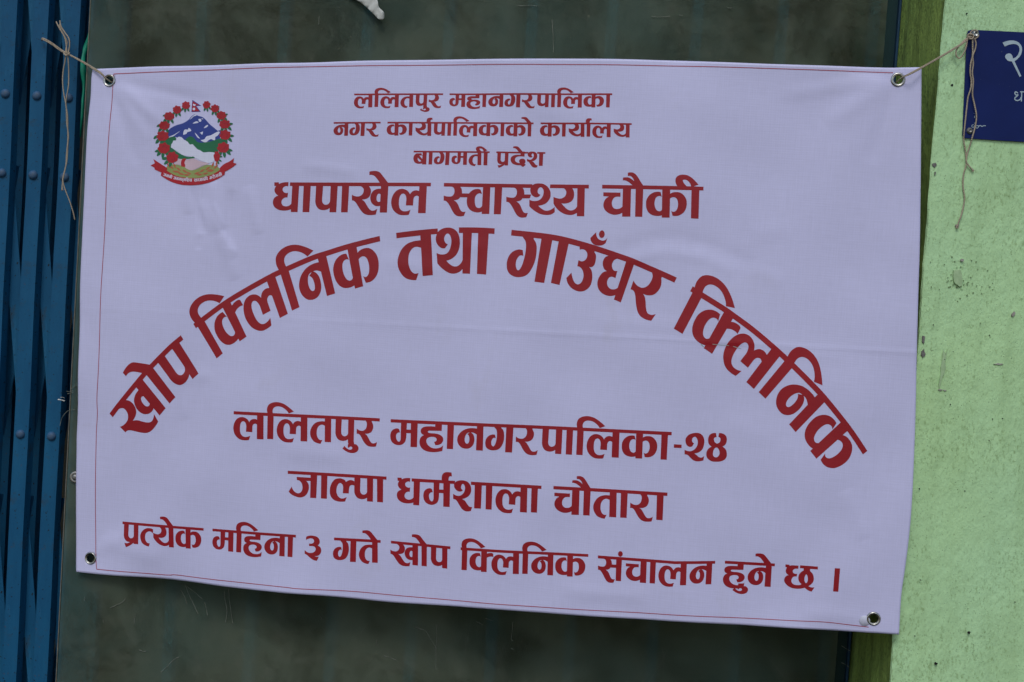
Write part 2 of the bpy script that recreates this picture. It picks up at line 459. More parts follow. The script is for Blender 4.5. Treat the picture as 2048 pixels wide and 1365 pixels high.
# bolt and washer that fix the sheet
def bolt(name, px, py, y, r, parent, mat, mh):
    p = at(px, py, y)
    bm = bmesh.new(); lathe(bm, p, (0, -1, 0), [(r * .35, 0.0), (r, 0.0), (r, 0.0012), (r * .9, 0.0018), (r * .35, 0.0018)], 24)
    w = bm_obj('washer', bm, mat, parent, True)
    bm = bmesh.new(); R = lathe(bm, p, (0, -1, 0), [(r * .5, 0.0018), (r * .5, 0.0035), (r * .35, 0.0045)], 20, False); bm.faces.new(R[-1])
    h = bm_obj('bolt_head', bm, mh, parent, True)
bolt('bolt', 151, 955, Y_SHEET - 0.002, 0.0115, sh, M_STEEL, M_STEEL)
# scratches gouged into the sheet below the banner
M_SCR = mat_simple('scratch', (0.16, 0.17, 0.13), (0.26, 0.27, 0.22), 200, .7)
for pts in [[(370, 1170), (378, 1190), (396, 1228)], [(372, 1172), (388, 1184), (405, 1199)], [(361, 1181), (368, 1192), (374, 1208)],
            [(457, 1178), (459, 1200), (462, 1225), (466, 1248)], [(448, 1182), (450, 1200), (454, 1222), (451, 1245)], [(409, 1205), (412, 1216), (415, 1231)],
            [(251, 1197), (246, 1204), (232, 1211), (221, 1216)], [(271, 1230), (269, 1238), (268, 1249)], [(278, 1300), (285, 1303), (292, 1303)],
            [(340, 1327), (350, 1318), (358, 1315)], [(170, 1194), (169, 1202)], [(322, 1345), (333, 1335), (342, 1325)],
            [(1107, 105), (1106, 70), (1104, 40)], [(1035, 12), (1060, 12), (1075, 12.5)], [(1303, 33), (1320, 34), (1340, 33)], [(1358, 31), (1362, 31.3), (1366, 31.4)], [(1455, 16), (1459, 16.4), (1464, 16.5)],
            [(872, 1250), (873, 1275), (872, 1300), (872, 1340)], [(831, 1254), (850, 1262), (862, 1280), (872, 1296)], [(1025, 1245), (1024, 1265), (1022, 1279), (1026, 1282)], [(768, 1312), (780, 1316), (794, 1321)], [(828, 1253), (834, 1257), (846, 1260)], [(951, 1244), (959, 1247), (966, 1250)], [(970, 1237), (978, 1240), (985, 1242)], [(1022, 1297), (1027, 1300)], [(752, 1291), (753, 1280)],
            [(1683, 1292), (1694, 1299), (1702, 1303)], [(1683, 1326), (1692, 1330), (1700, 1337)], [(206, 1240), (208, 1247)], [(640, 1233), (645, 1240)], [(637, 50), (638, 42), (638, 32)],
            [(133, 783), (140, 784), (146, 781)], [(135, 788), (141, 787), (149, 784)], [(142, 778), (150, 773), (154, 768)], [(120, 852), (124, 836), (136, 822), (150, 820)]]:
    bm = bmesh.new(); tube(bm, [at(a, b, Y_SHEET - 0.0022) for a, b in pts], 0.00042, 5, 4)
    bm_obj('scratch', bm, M_SCR, sh)

# sliding lattice gate
gate = thing('collapsible_gate', 'blue painted steel lattice gate with vertical channels, riveted crossing flats', 'gate', (-0.95, Y_SHEET + 0.02, 0))
YG = Y_SHEET + 0.030
def gate_bar_mesh(w, dep):
    bm = bmesh.new()
    # C-channel: web in front, two short flanges turned back
    t_ = 0.003
    pr = [(-w / 2, 0), (w / 2, 0), (w / 2 + 0.004, dep), (w / 2 + 0.004 - t_, dep), (w / 2 - t_, t_), (-w / 2 + t_, t_), (-w / 2 + t_, dep), (-w / 2, dep)]
    n = 40
    rr = []
    for j in range(n + 1):
        z = -0.3 + 3.8 * j / n
        rr.append([bm.verts.new((x + 0.0007 * sin(j * 1.3), y + 0.0005 * sin(j * .9 + 2), z)) for x, y in pr])
    for j in range(n):
        for k in range(8): bm.faces.new((rr[j][k], rr[j][(k + 1) % 8], rr[j + 1][(k + 1) % 8], rr[j + 1][k]))
    bmesh.ops.recalc_face_normals(bm, faces=bm.faces)
    me = bpy.data.meshes.new('channel'); bm.to_mesh(me); bm.free(); me.materials.append(M_BLUE); return me
BARM = gate_bar_mesh(0.0285, 0.020)
gl = parent_loc(gate)
def inst(name, me, loc, parent, rot=None):
    o = bpy.data.objects.new(name, me); link(o, parent); o.location = Vector(loc) - parent_loc(parent)
    if rot is not None: o.rotation_euler = rot
    return o
PITCHX = at(131, 430, YG).x - at(68, 430, YG).x
xC = at(136, 193, YG).x + 0.002
bars_x = [xC - PITCHX * k for k in range(0, 5)]
for x in bars_x: inst('channel', BARM, (x, YG, 0), gate)
REARM = gate_bar_mesh(0.021, 0.018)
for x in bars_x: inst('rear_channel', REARM, (x - 0.083, YG + 0.13, 0), gate)
# rivets on the channels
bm = bmesh.new(); R = lathe(bm, (0, 0, 0), (0, -1, 0), [(0.0092, 0.0), (0.0086, 0.0022), (0.0062, 0.0046), (0.0030, 0.0058)], 20, False); bm.faces.new(R[-1])
bmesh.ops.recalc_face_normals(bm, faces=bm.faces)
RIV = bpy.data.meshes.new('rivet'); bm.to_mesh(RIV); bm.free(); RIV.materials.append(M_RIVET)
for p in RIV.polygons: p.use_smooth = True
bm = bmesh.new(); add_box(bm, -0.0135, 0.0135, 0, 0.003, -0.272, 0.272, 0.001)
FLAT = bpy.data.meshes.new('flat'); bm.to_mesh(FLAT); bm.free(); FLAT.materials.append(M_BLUE)
riv_y = [193, 352, 872, 1540, -330]
riv_z = [at(90, y, YG).z for y in riv_y]
for x in bars_x:
    for z in riv_z: inst('rivet', RIV, (x - 0.001, YG, z + 0.0), gate)
zA, zB = at(100, 612, YG).z, at(100, -68, YG).z
per = zB - zA
ang = math.atan2(PITCHX, 0.50)
for k in range(-1, 5):
    xm = xC - PITCHX * (k + 0.5)
    for m in (-2, -1, 0, 1, 2):
        z = zA + per * m
        inst('crossing_flat', FLAT, (xm, YG + 0.0215, z), gate, (0, -ang, 0))
        inst('crossing_flat', FLAT, (xm, YG + 0.042, z + 0.004), gate, (0, ang, 0))
# wider-spread bars of the same gate behind the sheet
SLIMM = gate_bar_mesh(0.019, 0.018)
for px in (247, 405, 570, 735, 898, 1062, 1222, 1392, 1562, 1745):
    x = at(px, 60, YG).x
    inst('channel', SLIMM, (x, YG - 0.012, 0), gate)
bm = bmesh.new(); add_box(bm, at(150, 1250, YG).x - 0.028, at(150, 1250, YG).x + 0.034, YG - 0.016, YG - 0.010, -0.3, 3.5, 0.001)
bm_obj('stile', bm, M_BLUE, gate)
bm = bmesh.new(); add_box(bm, -1.5, XC, YG + 0.03, YG + 0.036, -0.3, 3.5)   # far folded leaf shadows nothing: thin rusty rail set
bm.free()

# ------------------------------------------------------------------ BANNER surface
PL = at(168, 640, Y_SHEET - 0.012); PR_ = at(1836, 640, -0.016)
PD = Vector((PR_.x - PL.x, PR_.y - PL.y, 0)).normalized()
PN = Vector((PD.y, -PD.x, 0))                # towards the camera
if PN.y > 0: PN = -PN
def on_plane(px, py):
    d = ray(px, py)
    return CAM + d * ((PL - CAM).dot(PN) / d.dot(PN))

def seg_ridge(px, py, x0, y0, x1, y1, w, h):
    dx, dy = x1 - x0, y1 - y0; L2 = dx * dx + dy * dy
    t = ((px - x0) * dx + (py - y0) * dy) / L2
    tc = np.clip(t, 0, 1)
    d2 = (px - x0 - tc * dx) ** 2 + (py - y0 - tc * dy) ** 2
    fade = np.clip(1.0 - np.abs(2 * tc - 1) ** 4, 0, 1)
    return h * np.exp(-d2 / (2 * w * w)) * fade
# creases in mm: (x0,y0,x1,y1,width px,height mm)
CREASES = [
    (392, 372, 405, 470, 7, -1.0), (428, 362, 440, 462, 9, 1.2), (466, 380, 462, 500, 8, -0.9), (405, 400, 470, 520, 9, 0.8),
    (498, 372, 520, 470, 9, 0.7), (370, 330, 380, 430, 10, 0.8), (440, 470, 475, 560, 10, 0.7),
    (1232, 505, 1295, 478, 11, -0.45), (1285, 480, 1375, 476, 11, -0.5), (1365, 476, 1445, 498, 11, -0.5), (1435, 496, 1510, 532, 10, -0.4),
    (1245, 524, 1335, 503, 9, 0.4), (1325, 503, 1425, 520, 9, 0.45), (1415, 518, 1470, 548, 9, 0.35), (1500, 470, 1580, 455, 14, 0.35), (1500, 540, 1570, 565, 12, 0.3),
    (378, 345, 424, 470, 4.5, 0.45), (428, 405, 452, 458, 4, 0.5), (436, 452, 474, 512, 4.5, 0.45), (402, 470, 398, 500, 5, -0.4),
    (860, 470, 975, 500, 10, 0.35), (900, 500, 960, 470, 8, -0.3), (1520, 690, 1700, 720, 10, 0.25), (1180, 640, 1400, 655, 12, 0.3),
    (600, 330, 720, 345, 9, 0.5), (236, 168, 330, 250, 10, 1.1), (222, 176, 275, 330, 10, -0.9), (236, 163, 420, 205, 9, -0.8), (228, 174, 300, 285, 8, 0.6),
    (1786, 152, 1690, 138, 9, -0.5), (1735, 1238, 1600, 1225, 12, 0.6), (190, 1108, 260, 1060, 11, 0.5),
    (1780, 165, 1650, 250, 14, 0.8), (1790, 172, 1740, 330, 13, -0.7), (1770, 160, 1560, 190, 11, 0.6),
    (430, 750, 330, 760, 9, 0.5), (365, 740, 372, 840, 9, 0.6),
    (1400, 690, 1500, 700, 7, -0.4), (1120, 1180, 1300, 1195, 12, 0.7), (200, 1080, 330, 1120, 14, 0.8), (1690, 980, 1730, 1080, 14, 0.6),
    (560, 900, 700, 915, 14, 0.6), (760, 520, 900, 545, 12, 0.5), (1050, 210, 1250, 260, 20, 0.7), (1440, 840, 1560, 880, 20, 0.4),
]
# long fold lines from having been folded: (x0,y0,x1,y1,width,height) one-sided kinks
FOLDS = [(160, 616, 1836, 706, 3.0, 0.40), (937, 120, 930, 1214, 4.5, 0.42), (536, 130, 520, 1178, 3.2, 0.30), (1372, 124, 1345, 1242, 3.2, 0.25), (1762, 136, 1735, 1260, 4.0, 0.40)]
def disp(px, py):
    """height of the vinyl off its mean plane, metres, for photo-space parameters"""
    px = np.asarray(px, float); py = np.asarray(py, float)
    w = 2.4 * np.sin(px / 215.0 + 0.7) * np.cos(py / 330.0) + 2.4 * np.sin(px / 97.0 - py / 260.0 + 1.3) + 1.7 * np.sin(px / 61.0 + py / 150.0) * np.cos(py / 140.0 + 0.5)
    w += 0.75 * np.sin(px / 33.0 + py / 58.0 + 2 * np.sin(py / 190.0)) * np.sin(px / 240.0 + 0.4) + 0.55 * np.sin(py / 29.0 - px / 66.0) * np.cos(px / 170.0 + py / 300.0)
    # bottom hem ripples
    e = np.exp(-np.maximum(0, (1145 + (px - 151) * 0.075) - py) / 60.0)
    w += e * (2.6 * np.sin(px / 74.0) + 1.3 * np.sin(px / 31.0 + 1.0))
    e = np.exp(-np.maximum(0, py - 125) / 55.0)
    w += e * (2.2 * np.sin(px / 80.0 + 1.0) + 1.2 * np.sin(px / 37.0))
    # left edge: curls a little
    e = np.exp(-np.maximum(0, px - (186 - 0.036 * (py - 140))) / 30.0)
    w += e * (1.6 * np.sin(py / 90.0) + 0.8 * np.sin(py / 37.0))
    for c in CREASES: w = w + seg_ridge(px, py, *c[:5], 2.0 * c[5])
    for (x0, y0, x1, y1, wd, h) in FOLDS:
        dx, dy = x1 - x0, y1 - y0; L = math.hypot(dx, dy)
        d = ((px - x0) * dy - (py - y0) * dx) / L
        w = w + h * np.exp(-(d / (wd * 1.6)) ** 2) * (0.25 + 0.75 * np.clip((px - 500) / 600.0, 0, 1))
    hx = px + 0.02 * (py - 640)
    tri = lambda v, a_, b_: np.clip((v - a_) / (b_ - a_), 0, 1)
    w += 5.0 * (np.minimum(tri(hx, 180, 530), 1 - tri(hx, 530, 937))) - 4.0 * np.minimum(tri(hx, 530, 937), 1 - tri(hx, 937, 1360)) + 4.5 * np.minimum(tri(hx, 937, 1360), 1 - tri(hx, 1360, 1762))
    hy = py - 0.053 * (px - 940)
    w += 2.5 * np.minimum(tri(hy, 130, 657), 1 - tri(hy, 657, 1180))
    return w * 0.001
def surf_np(px, py, off=0.0):
    px = np.asarray(px, float).ravel(); py = np.asarray(py, float).ravel()
    FWn, RTn, UPn, C_, N_, P_ = [np.array(v) for v in (FW, RT, UP, CAM, PN, PL)]
    d = FWn[None] + RTn[None] * ((px - 1024) / F_PX)[:, None] + UPn[None] * ((682.5 - py) / F_PX)[:, None]
    t = ((P_ - C_) @ N_) / (d @ N_)
    P = C_[None] + d * t[:, None]
    return P + N_[None] * (disp(px, py) + off)[:, None]
def norm_np(px, py):
    e = 1.5
    a = surf_np(np.asarray(px) + e, py) - surf_np(np.asarray(px) - e, py)
    b = surf_np(px, np.asarray(py) + e) - surf_np(px, np.asarray(py) - e)
    n = np.cross(b, a); n /= np.linalg.norm(n, axis=1)[:, None]
    s = np.sign(n @ np.array(PN)); return n * s[:, None]

GROM = [(220, 162), (1796, 160), (180, 1117.5), (1747, 1237.5)]
banner = thing('banner', 'white vinyl banner with dark red Devanagari lettering tied up across the opening', 'banner', tuple(on_plane(1000, 640)))
EDGE_T = [(187, 139), (300, 134), (400, 132), (500, 129.5), (620, 126.5), (720, 122.3), (870, 118.5), (1000, 117), (1180, 118.2), (1330, 122), (1500, 128), (1700, 133.7), (1775, 135.8), (1805, 135.4), (1843, 134.9)]
EDGE_B = [(151, 1145), (232, 1152), (343, 1160.3), (400, 1166), (466, 1174), (560, 1183), (639, 1190), (700, 1197), (800, 1207.5), (1000, 1219), (1200, 1234), (1400, 1246), (1600, 1257), (1700, 1263.6), (1764, 1267), (1798, 1269.5)]
EDGE_L = [(187, 139), (184.6, 158), (183, 198), (178, 257), (171.4, 379), (167.2, 455), (162.5, 575), (161, 656), (158.4, 743), (156.7, 804), (152.3, 871), (151.6, 905), (150.4, 969), (149.7, 1058), (150, 1125), (151, 1145)]
EDGE_R = [(1843, 134.9), (1842.6, 220), (1842, 281), (1840.3, 460), (1836, 615), (1833.7, 706), (1832, 816), (1827, 950), (1820, 1056), (1811, 1132), (1802.5, 1193), (1798, 1269.5)]
def resample(pts, n, axis):
    c = catmull([(p[0], p[1], 0) for p in pts], 12)
    a = np.array([(v.x, v.y) for v in c])
    s = np.linspace(a[0, axis], a[-1, axis], n)
    key = a[:, axis]; o = np.argsort(key, kind='stable')
    other = np.interp(s, key[o], a[o, 1 - axis])
    return np.stack([s, other] if axis == 0 else [other, s], 1)
NU, NV = 372, 250
T_ = resample(EDGE_T, NU + 1, 0); B_ = resample(EDGE_B, NU + 1, 0)
L_ = resample(EDGE_L, NV + 1, 1); R_ = resample(EDGE_R, NV + 1, 1)
u = np.linspace(0, 1, NU + 1)[None, :, None]; v = np.linspace(0, 1, NV + 1)[:, None, None]
Gd = (1 - v) * T_[None] + v * B_[None] + (1 - u) * L_[:, None] + u * R_[:, None] \
    - ((1 - u) * (1 - v) * T_[0] + u * (1 - v) * T_[-1] + (1 - u) * v * B_[0] + u * v * B_[-1])
cen = (Gd[:-1, :-1] + Gd[1:, 1:]) / 2
rm = np.zeros((NV, NU), bool); HR = 11.0
G2 = Gd.copy()
for (gx, gy) in GROM:
    rm |= (np.hypot(cen[..., 0] - gx, cen[..., 1] - gy) < HR - 1.0)
    dx = G2[..., 0] - gx; dy = G2[..., 1] - gy; r_ = np.hypot(dx, dy)
    k = (r_ < HR) & (r_ > 1e-6)
    f_ = np.where(k, HR / np.maximum(r_, 1e-6), 1.0)
    G2[..., 0] = gx + dx * f_; G2[..., 1] = gy + dy * f_
pxs, pys = G2[..., 0].ravel(), G2[..., 1].ravel()
V3 = surf_np(pxs, pys); N3 = norm_np(pxs, pys)
idx = np.arange((NU + 1) * (NV + 1)).reshape(NV + 1, NU + 1)
q = np.stack([idx[1:, :-1], idx[1:, 1:], idx[:-1, 1:], idx[:-1, :-1]], -1)[~rm]
used = np.unique(q); remap = -np.ones(idx.size, int); remap[used] = np.arange(used.size)
faces = remap[q].tolist()
cl = mesh_obj('vinyl', V3[used], faces, M_CLOTH, banner, normals=N3[used])
sol = cl.modifiers.new('thickness', 'SOLIDIFY'); sol.thickness = 0.0007; sol.offset = -1.0

# grommets
for (gx, gy) in GROM:
    r = 0.95 * 0.001 if gx < 900 else 0.87 * 0.001
    c = Vector(surf_np([gx], [gy])[0]); n = Vector(norm_np([gx], [gy])[0])
    bm = bmesh.new()
    R1 = 8.6 if gx < 900 else 9.0; R2 = 13.0 if gx < 900 else 14.4
    prof = [(R1, -3.2), (R1 - .4, -1.0), (R1 - .1, 1.0), (R1 + .7, 2.2), (R1 + 1.4, 1.7), (R1 + 1.9, 2.3), (R1 + 2.9, 2.7), (R2 - 1.0, 2.0), (R2, 0.6), (R2 + .1, -0.2), (R2 - .8, -1.2), (R1 + 1, -3.4)]
    lathe(bm, c, n, [(a * r, b * r) for a, b in prof], 40)
    bm_obj('grommet', bm, M_NICKEL, banner, True)

# ------------------------------------------------------------------ glyph library, traced as outlines
def parse(s):
    out = []
    for tok in s.split():
        cor = tok.endswith('*'); tok = tok.rstrip('*')
        a, b = tok.split(','); out.append((float(a), float(b), cor))
    return out
def smooth_poly(pts, n=5):
    N = len(pts); out = []
    for i in range(N):
        a, b, c, d = pts[(i - 1) % N], pts[i], pts[(i + 1) % N], pts[(i + 2) % N]
        bv, cv = np.array(b[:2]), np.array(c[:2])
        if b[2] and c[2]:
            out.append(bv); continue
        L = np.linalg.norm(cv - bv)
        if b[2]: m0 = None
        else:
            m0 = (cv - np.array(a[:2]))
            m0 = m0 / max(np.linalg.norm(m0), 1e-6) * L
        if c[2]: m1 = None
        else:
            m1 = (np.array(d[:2]) - bv)
            m1 = m1 / max(np.linalg.norm(m1), 1e-6) * L
        if m0 is None: m0 = 1.5 * (cv - bv) - 0.5 * m1
        if m1 is None: m1 = 1.5 * (cv - bv) - 0.5 * m0
        for k in range(n):
            t = k / n
            h = (2 * t ** 3 - 3 * t ** 2 + 1) * bv + (t ** 3 - 2 * t ** 2 + t) * m0 + (-2 * t ** 3 + 3 * t ** 2) * cv + (t ** 3 - t ** 2) * m1
            out.append(h)
    return np.array(out)
# tracing frames: (S view px per unit, slope m of the head line, lean s of the stems, reference point on the head line)
VW = {
 'A': (3.55, 0.001, -0.055, (65, 215)), 'B': (3.9, 0.013, -0.05, (115, 232)), 'C': (5.56, 0.022, -0.031, (130, 358)),
 'D': (3.35, 0.051, -0.022, (67, 205)), 'E': (3.14, 0.044, -0.033, (70, 108)), 'F': (3.18, 0.045, -0.05, (0, 190)),
 'G': (2.77, 0.061, -0.02, (92, 115)), 'H': (3.80, 0.070, -0.045, (127, 165)), 'H2': (3.65, 0.0, -0.065, (1500, 255)),
 'I': (2.45, 0.05, -0.035, (187, 157)), 'J': (3.22, 0.051, -0.028, (150, 178)), 'L': (2.42, 0.075, 0.005, (25, 78)),
 'M': (2.0, 0.008, -0.04, (50, 122)), 'N': (2.93, 0.06, -0.03, (505, 160)), 'O': (3.6, 0.053, -0.06, (152, 242)),
 'T': (8.25, 0.0, -0.01, (1235, 137)), 'K1': (5.32, 0.257, -0.25, (793, 208)), 'K2': (5.32, 0.36, -0.34, (1108, 300)),
 'Q': (5.55, 0.0, -0.045, (148, 245)),
}
def to_units(view, p, org):
    S, m, s, ref = VW[view]
    ex = np.array([1, m]) / math.hypot(1, m) * S; ey = np.array([s, 1]) / math.hypot(s, 1) * S
    A = np.array([ex, ey]).T
    if isinstance(org, tuple): o = np.array(org, float)
    else: o = np.array([org, ref[1] + (org - ref[0]) * m])
    return (np.linalg.inv(A) @ (np.atleast_2d(p) - o).T).T
GL = {}
def glyph(name, view, a, b, polys, bars=None, adv=None, extra=None):
    """polys: list of (kind, string); kind F always filled, B body, H hole in bodies"""
    out = []
    for kind, s in polys:
        out.append((kind, to_units(view, smooth_poly(parse(s)), a)))
    if extra: out += extra
    if adv is None: adv = float(to_units(view, np.array([b if isinstance(b, tuple) else (b, VW[view][3][1] + (b - VW[view][3][0]) * VW[view][1])]), a)[0][0])
    GL[name] = dict(adv=adv, polys=out, bars=bars)
def rect(x0, x1, y0, y1): return ('F', np.array([(x0, y0), (x1, y0), (x1, y1), (x0, y1)], float))
def stem(x): return ('F', np.array([(x, 4), (x + 24, 4), (x + 23.3, 100), (x + .6, 100)], float))

GL['aa'] = dict(adv=39, polys=[stem(2)], bars=None)
glyph('dha', 'A', 65, 410, [('B', "65,215* 120,215* 121,236* 150,222 190,214 235,213* 230,263* 195,262 165,288 172,325 203,342 229,338* 221,397* 190,398 160,420 149,455 165,490 205,502 245,490 272,462* 300,462* 300,530* 262,537* 225,549 170,553 110,542 63,507 47,460 57,412 85,385 112,374* 84,352 67,318 71,285 88,259* 65,258*"),
      ('F', "282,222* 364,222* 340,570* 260,570*")], bars=[(53, None)])
glyph('pa', 'A', 546, 868, [('B', "564,222* 647,222* 645,258* 632,420* 637,455 657,477 683,480 710,468 727,440* 760,440* 750,522* 718,522* 690,538 640,545 590,530 560,490 550,440* 561,258*"),
      ('F', "738,222* 822,222* 800,570* 719,570*")])
KHA = [('B', "1082,230* 1095,258* 1125,280 1133,310 1120,350 1088,376 1050,381 1015,373 990,360* 990,428* 1012,432 1035,452 1060,490 1090,537 1125,578 1165,598 1215,603 1255,600 1278,595* 1295,527* 1262,546 1228,549 1200,530 1172,490 1145,446 1112,418* 1155,412 1193,392 1216,352 1220,308 1210,277 1195,258* 1195,230*"),
      ('B', "1362,292* 1340,289* 1295,292 1250,313 1221,355 1212,405 1225,452 1258,486 1298,497 1328,492* 1352,492*"),
      ('H', "1336,355* 1312,348 1293,372 1287,405 1293,432 1310,446 1332,440*"),
      ('F', "1343,222* 1432,222* 1412,572* 1325,572*")]
glyph('kha', 'A', 1006, 1478, KHA)
glyph('la', 'A', 1476, 1941, [('B', "1818,320* 1797,315* 1765,307 1725,316 1700,337 1690,355* 1665,318 1630,297 1590,290 1540,303 1495,345 1467,410 1463,470 1480,530 1520,575 1565,598 1615,603 1650,601 1675,596* 1695,537* 1660,552 1615,556 1580,540 1560,505 1555,450 1563,390 1583,355 1607,346 1630,358 1643,390 1645,420* 1638,486* 1725,487* 1730,420* 1737,392 1755,375 1775,371 1792,380* 1818,390*"),
      ('F', "1803,222* 1893,222* 1877,578* 1785,578*")])
SS = "200,250* 215,280* 238,297 248,330 241,373 217,402 180,408 145,404 113,396* 112,461* 140,466 165,490 192,533 222,592 252,636 285,657 322,662 365,655* 387,600* 355,603 332,592 311,556 295,515 270,477 237,456* 275,450 303,436 322,411* 325,416* 412,416* 424,385* 430,367* 342,366* 341,330 333,300 318,280* 318,250*"
glyph('s_', 'B', 115, 397, [('B', SS)])
glyph('sa', 'B', 115, 397, [('B', SS)], adv=114.5, extra=[rect(60, 80, 33, 45.5), stem(77.5)])
glyph('va', 'B', 400, 753, [('B', "578,317* 545,308 495,316 448,348 416,402 405,460 412,520 438,568 480,597 530,609 570,606 592,598* 620,598* 620,510* 598,525* 578,546 550,552 526,541 510,507 505,455 511,410 530,380 555,365 578,366 597,372*"),
      ('F', "612,248* 703,248* 687,628* 591,628*")])
glyph('th_', 'B', 1190, 1492, [('B', "1340,378* 1325,400 1300,412 1265,408 1230,380 1212,335 1218,290 1240,260 1275,241 1322,236 1377,243 1430,275 1465,330 1472,380 1460,430 1420,482 1370,508 1310,520* 1345,550 1388,577 1430,583 1478,567 1522,535* 1522,600* 1475,630 1410,637 1330,622 1260,582 1215,545 1198,525* 1198,443* 1240,458 1290,458 1332,444 1365,408 1382,355 1378,315 1362,292 1340,286 1320,298 1306,330 1314,365")],
      bars=[(0, 13), (71, None)])
glyph('ya', 'B', 1500, 1970, [('B', "1640,262* 1655,305* 1673,322 1680,350 1672,386 1646,415 1605,430 1560,424 1515,408* 1515,492* 1540,535 1590,587 1650,622 1722,637 1770,630 1812,610* 1835,610* 1835,500* 1815,528* 1790,560 1755,577 1718,577 1680,557 1645,522 1615,490* 1680,490 1735,470 1768,432 1780,382 1775,335 1760,303* 1760,262*"),
      ('F', "1824,262* 1919,262* 1905,652* 1811,652*")])
glyph('ca', 'C', 130, 715, [('B', "150,493* 455,500* 452,572* 405,570* 355,580 317,622 300,682 311,742 345,780 400,790 450,778 490,745* 520,745* 520,857* 485,857* 440,878 380,892 320,890 250,866 190,820 156,762 150,705 168,645 203,597 248,568* 148,560*"),
      ('F', "499,380* 643,380* 628,926* 482,926*")])
KL = ('B', "1175,493* 1120,487 1050,500 980,545 930,620 917,700 925,780 960,850 1020,895 1090,912 1150,912 1195,903* 1225,903* 1225,790* 1197,808* 1170,828 1135,828 1100,805 1075,750 1068,690 1080,620 1105,580 1140,563 1170,563 1197,578*")
KS = ('F', "1207,400* 1347,400* 1333,943* 1195,943*")
glyph('ka', 'C', 944, 1709, [KL, KS, ('B', "1325,528* 1345,522* 1390,500 1450,492 1520,503 1580,545 1625,615 1637,690 1625,770 1590,840 1530,890 1460,913 1385,910* 1362,822* 1390,839 1422,836 1455,810 1478,750 1482,690 1470,630 1445,597 1410,583 1375,588 1345,603* 1325,610*")])
glyph('ii', 'C', 1709, 1932, [('B', "1475,395* 1447,345 1437,292 1450,240 1487,205 1540,189 1600,188 1660,202 1720,237 1783,294 1845,362* 1770,387* 1760,418* 1475,410*"),
      ('H', "1568,287 1588,275 1625,279 1665,302 1697,345 1714,392* 1635,390* 1600,352 1577,318"), ('F', "1722,410* 1860,410* 1842,960* 1708,955*")])
glyph('au', 'C', 872, 872, [('B', "598,147* 640,142 690,147 735,175 775,225 820,300 870,375* 870,410* 690,405* 680,370* 640,335 590,300 550,285 508,282* 512,233* 560,228 610,232 660,258 712,300* 690,250 660,215 635,203 598,205*")])
glyph('e', 'A', 1432, 1432, [('B', "1202,85* 1240,78 1285,78 1325,92 1370,145 1425,215* 1430,235* 1335,235* 1325,215* 1290,165 1262,137 1230,124 1202,126*")])
glyph('i', 'D', 491, 621, [('B', "502,250* 492,215 490,175 507,130 545,103 600,91 655,96 712,117 772,157 838,214* 772,237* 752,208 722,180 685,157 642,146 604,149 575,167 563,198 570,250*"),
      ('F', "498,235* 577,235* 568,563* 490,560*")])
glyph('ta', 'D', 1024, 1331, [('B', "1220,338* 1200,338* 1150,337 1095,350 1050,385 1020,440 1013,490 1025,540 1060,590 1105,613 1148,622* 1172,573* 1140,572 1115,550 1100,505 1100,460 1110,420 1135,390 1165,380 1202,392* 1220,397*"),
      ('F', "1206,265* 1288,270* 1285,603* 1203,600*")])
glyph('u', 'D', 1583, 1583, [('B', "1503,590* 1575,590* 1580,626* 1612,634 1634,660 1636,692 1617,722 1578,738 1530,738 1480,720 1427,684* 1453,649* 1478,675 1512,695 1540,695 1556,680 1550,663 1530,657 1510,672* 1496,668* 1497,632* 1503,626*")])
glyph('ra', 'D', 1627, 1922, [('B', "1725,310* 1735,335* 1747,355 1748,390 1735,430 1705,455 1670,457 1640,447 1615,430* 1614,496* 1645,500 1670,530 1700,585 1735,630 1770,652 1820,660 1870,655* 1884,598* 1850,615 1815,612 1790,585 1765,540 1745,510 1722,495* 1770,492 1810,470 1832,425 1832,385 1815,345* 1815,310*")])
glyph('ma', 'E', 70, 421, [('B', "190,125* 259,125* 253,228* 310,230* 305,272* 250,270* 248,320 235,370 205,400 165,411 120,402 82,372 66,325 68,275 86,240 118,219 148,216 168,226* 177,262* 150,268 134,288 132,318 142,352 162,370 178,360 184,335 185,270*"),
      ('F', "303,130* 381,130* 372,433* 297,431*")])
glyph('ha', 'E', 421, 716, [('B', "582,150* 580,194* 520,190 460,195 425,215 415,245 425,275 453,292* 420,313 401,355 406,410 437,455 490,482 560,490 610,486 662,475* 672,410* 640,435 590,446 540,438 500,410 480,370 486,335 512,317 550,312 585,321 598,342 590,362 568,370* 582,408* 620,405 655,385 673,350 665,313 630,286 580,273 530,270 505,264 496,252 510,241* 655,243* 660,150*")])
glyph('na', 'H2', 1582, 1970, [('B', "1862,330* 1840,330* 1790,325 1740,328 1680,345 1620,385 1580,440 1568,490 1580,545 1620,590 1680,605 1735,592 1778,550 1797,490 1795,440 1780,405 1755,384* 1790,388 1830,410* 1862,420*"),
      ('H', "1740,386* 1705,396 1680,432 1668,480 1675,522 1697,538 1718,525 1730,485 1728,440 1714,414* 1704,408* 1720,398"),
      ('F', "1840,262* 1926,262* 1905,620* 1815,620*")])
glyph('ga', 'E', 1190, 1533, [('B', "1262,180* 1278,205* 1300,235 1305,290 1298,350 1285,395 1265,422 1248,410 1240,380 1245,350 1265,325 1292,325* 1283,287* 1250,285 1205,305 1178,345 1172,390 1185,435 1225,462 1275,467 1330,450 1365,405 1385,340 1385,270 1375,235 1355,210* 1355,185*"),
      ('F', "1412,185* 1492,185* 1477,492* 1398,489*")])
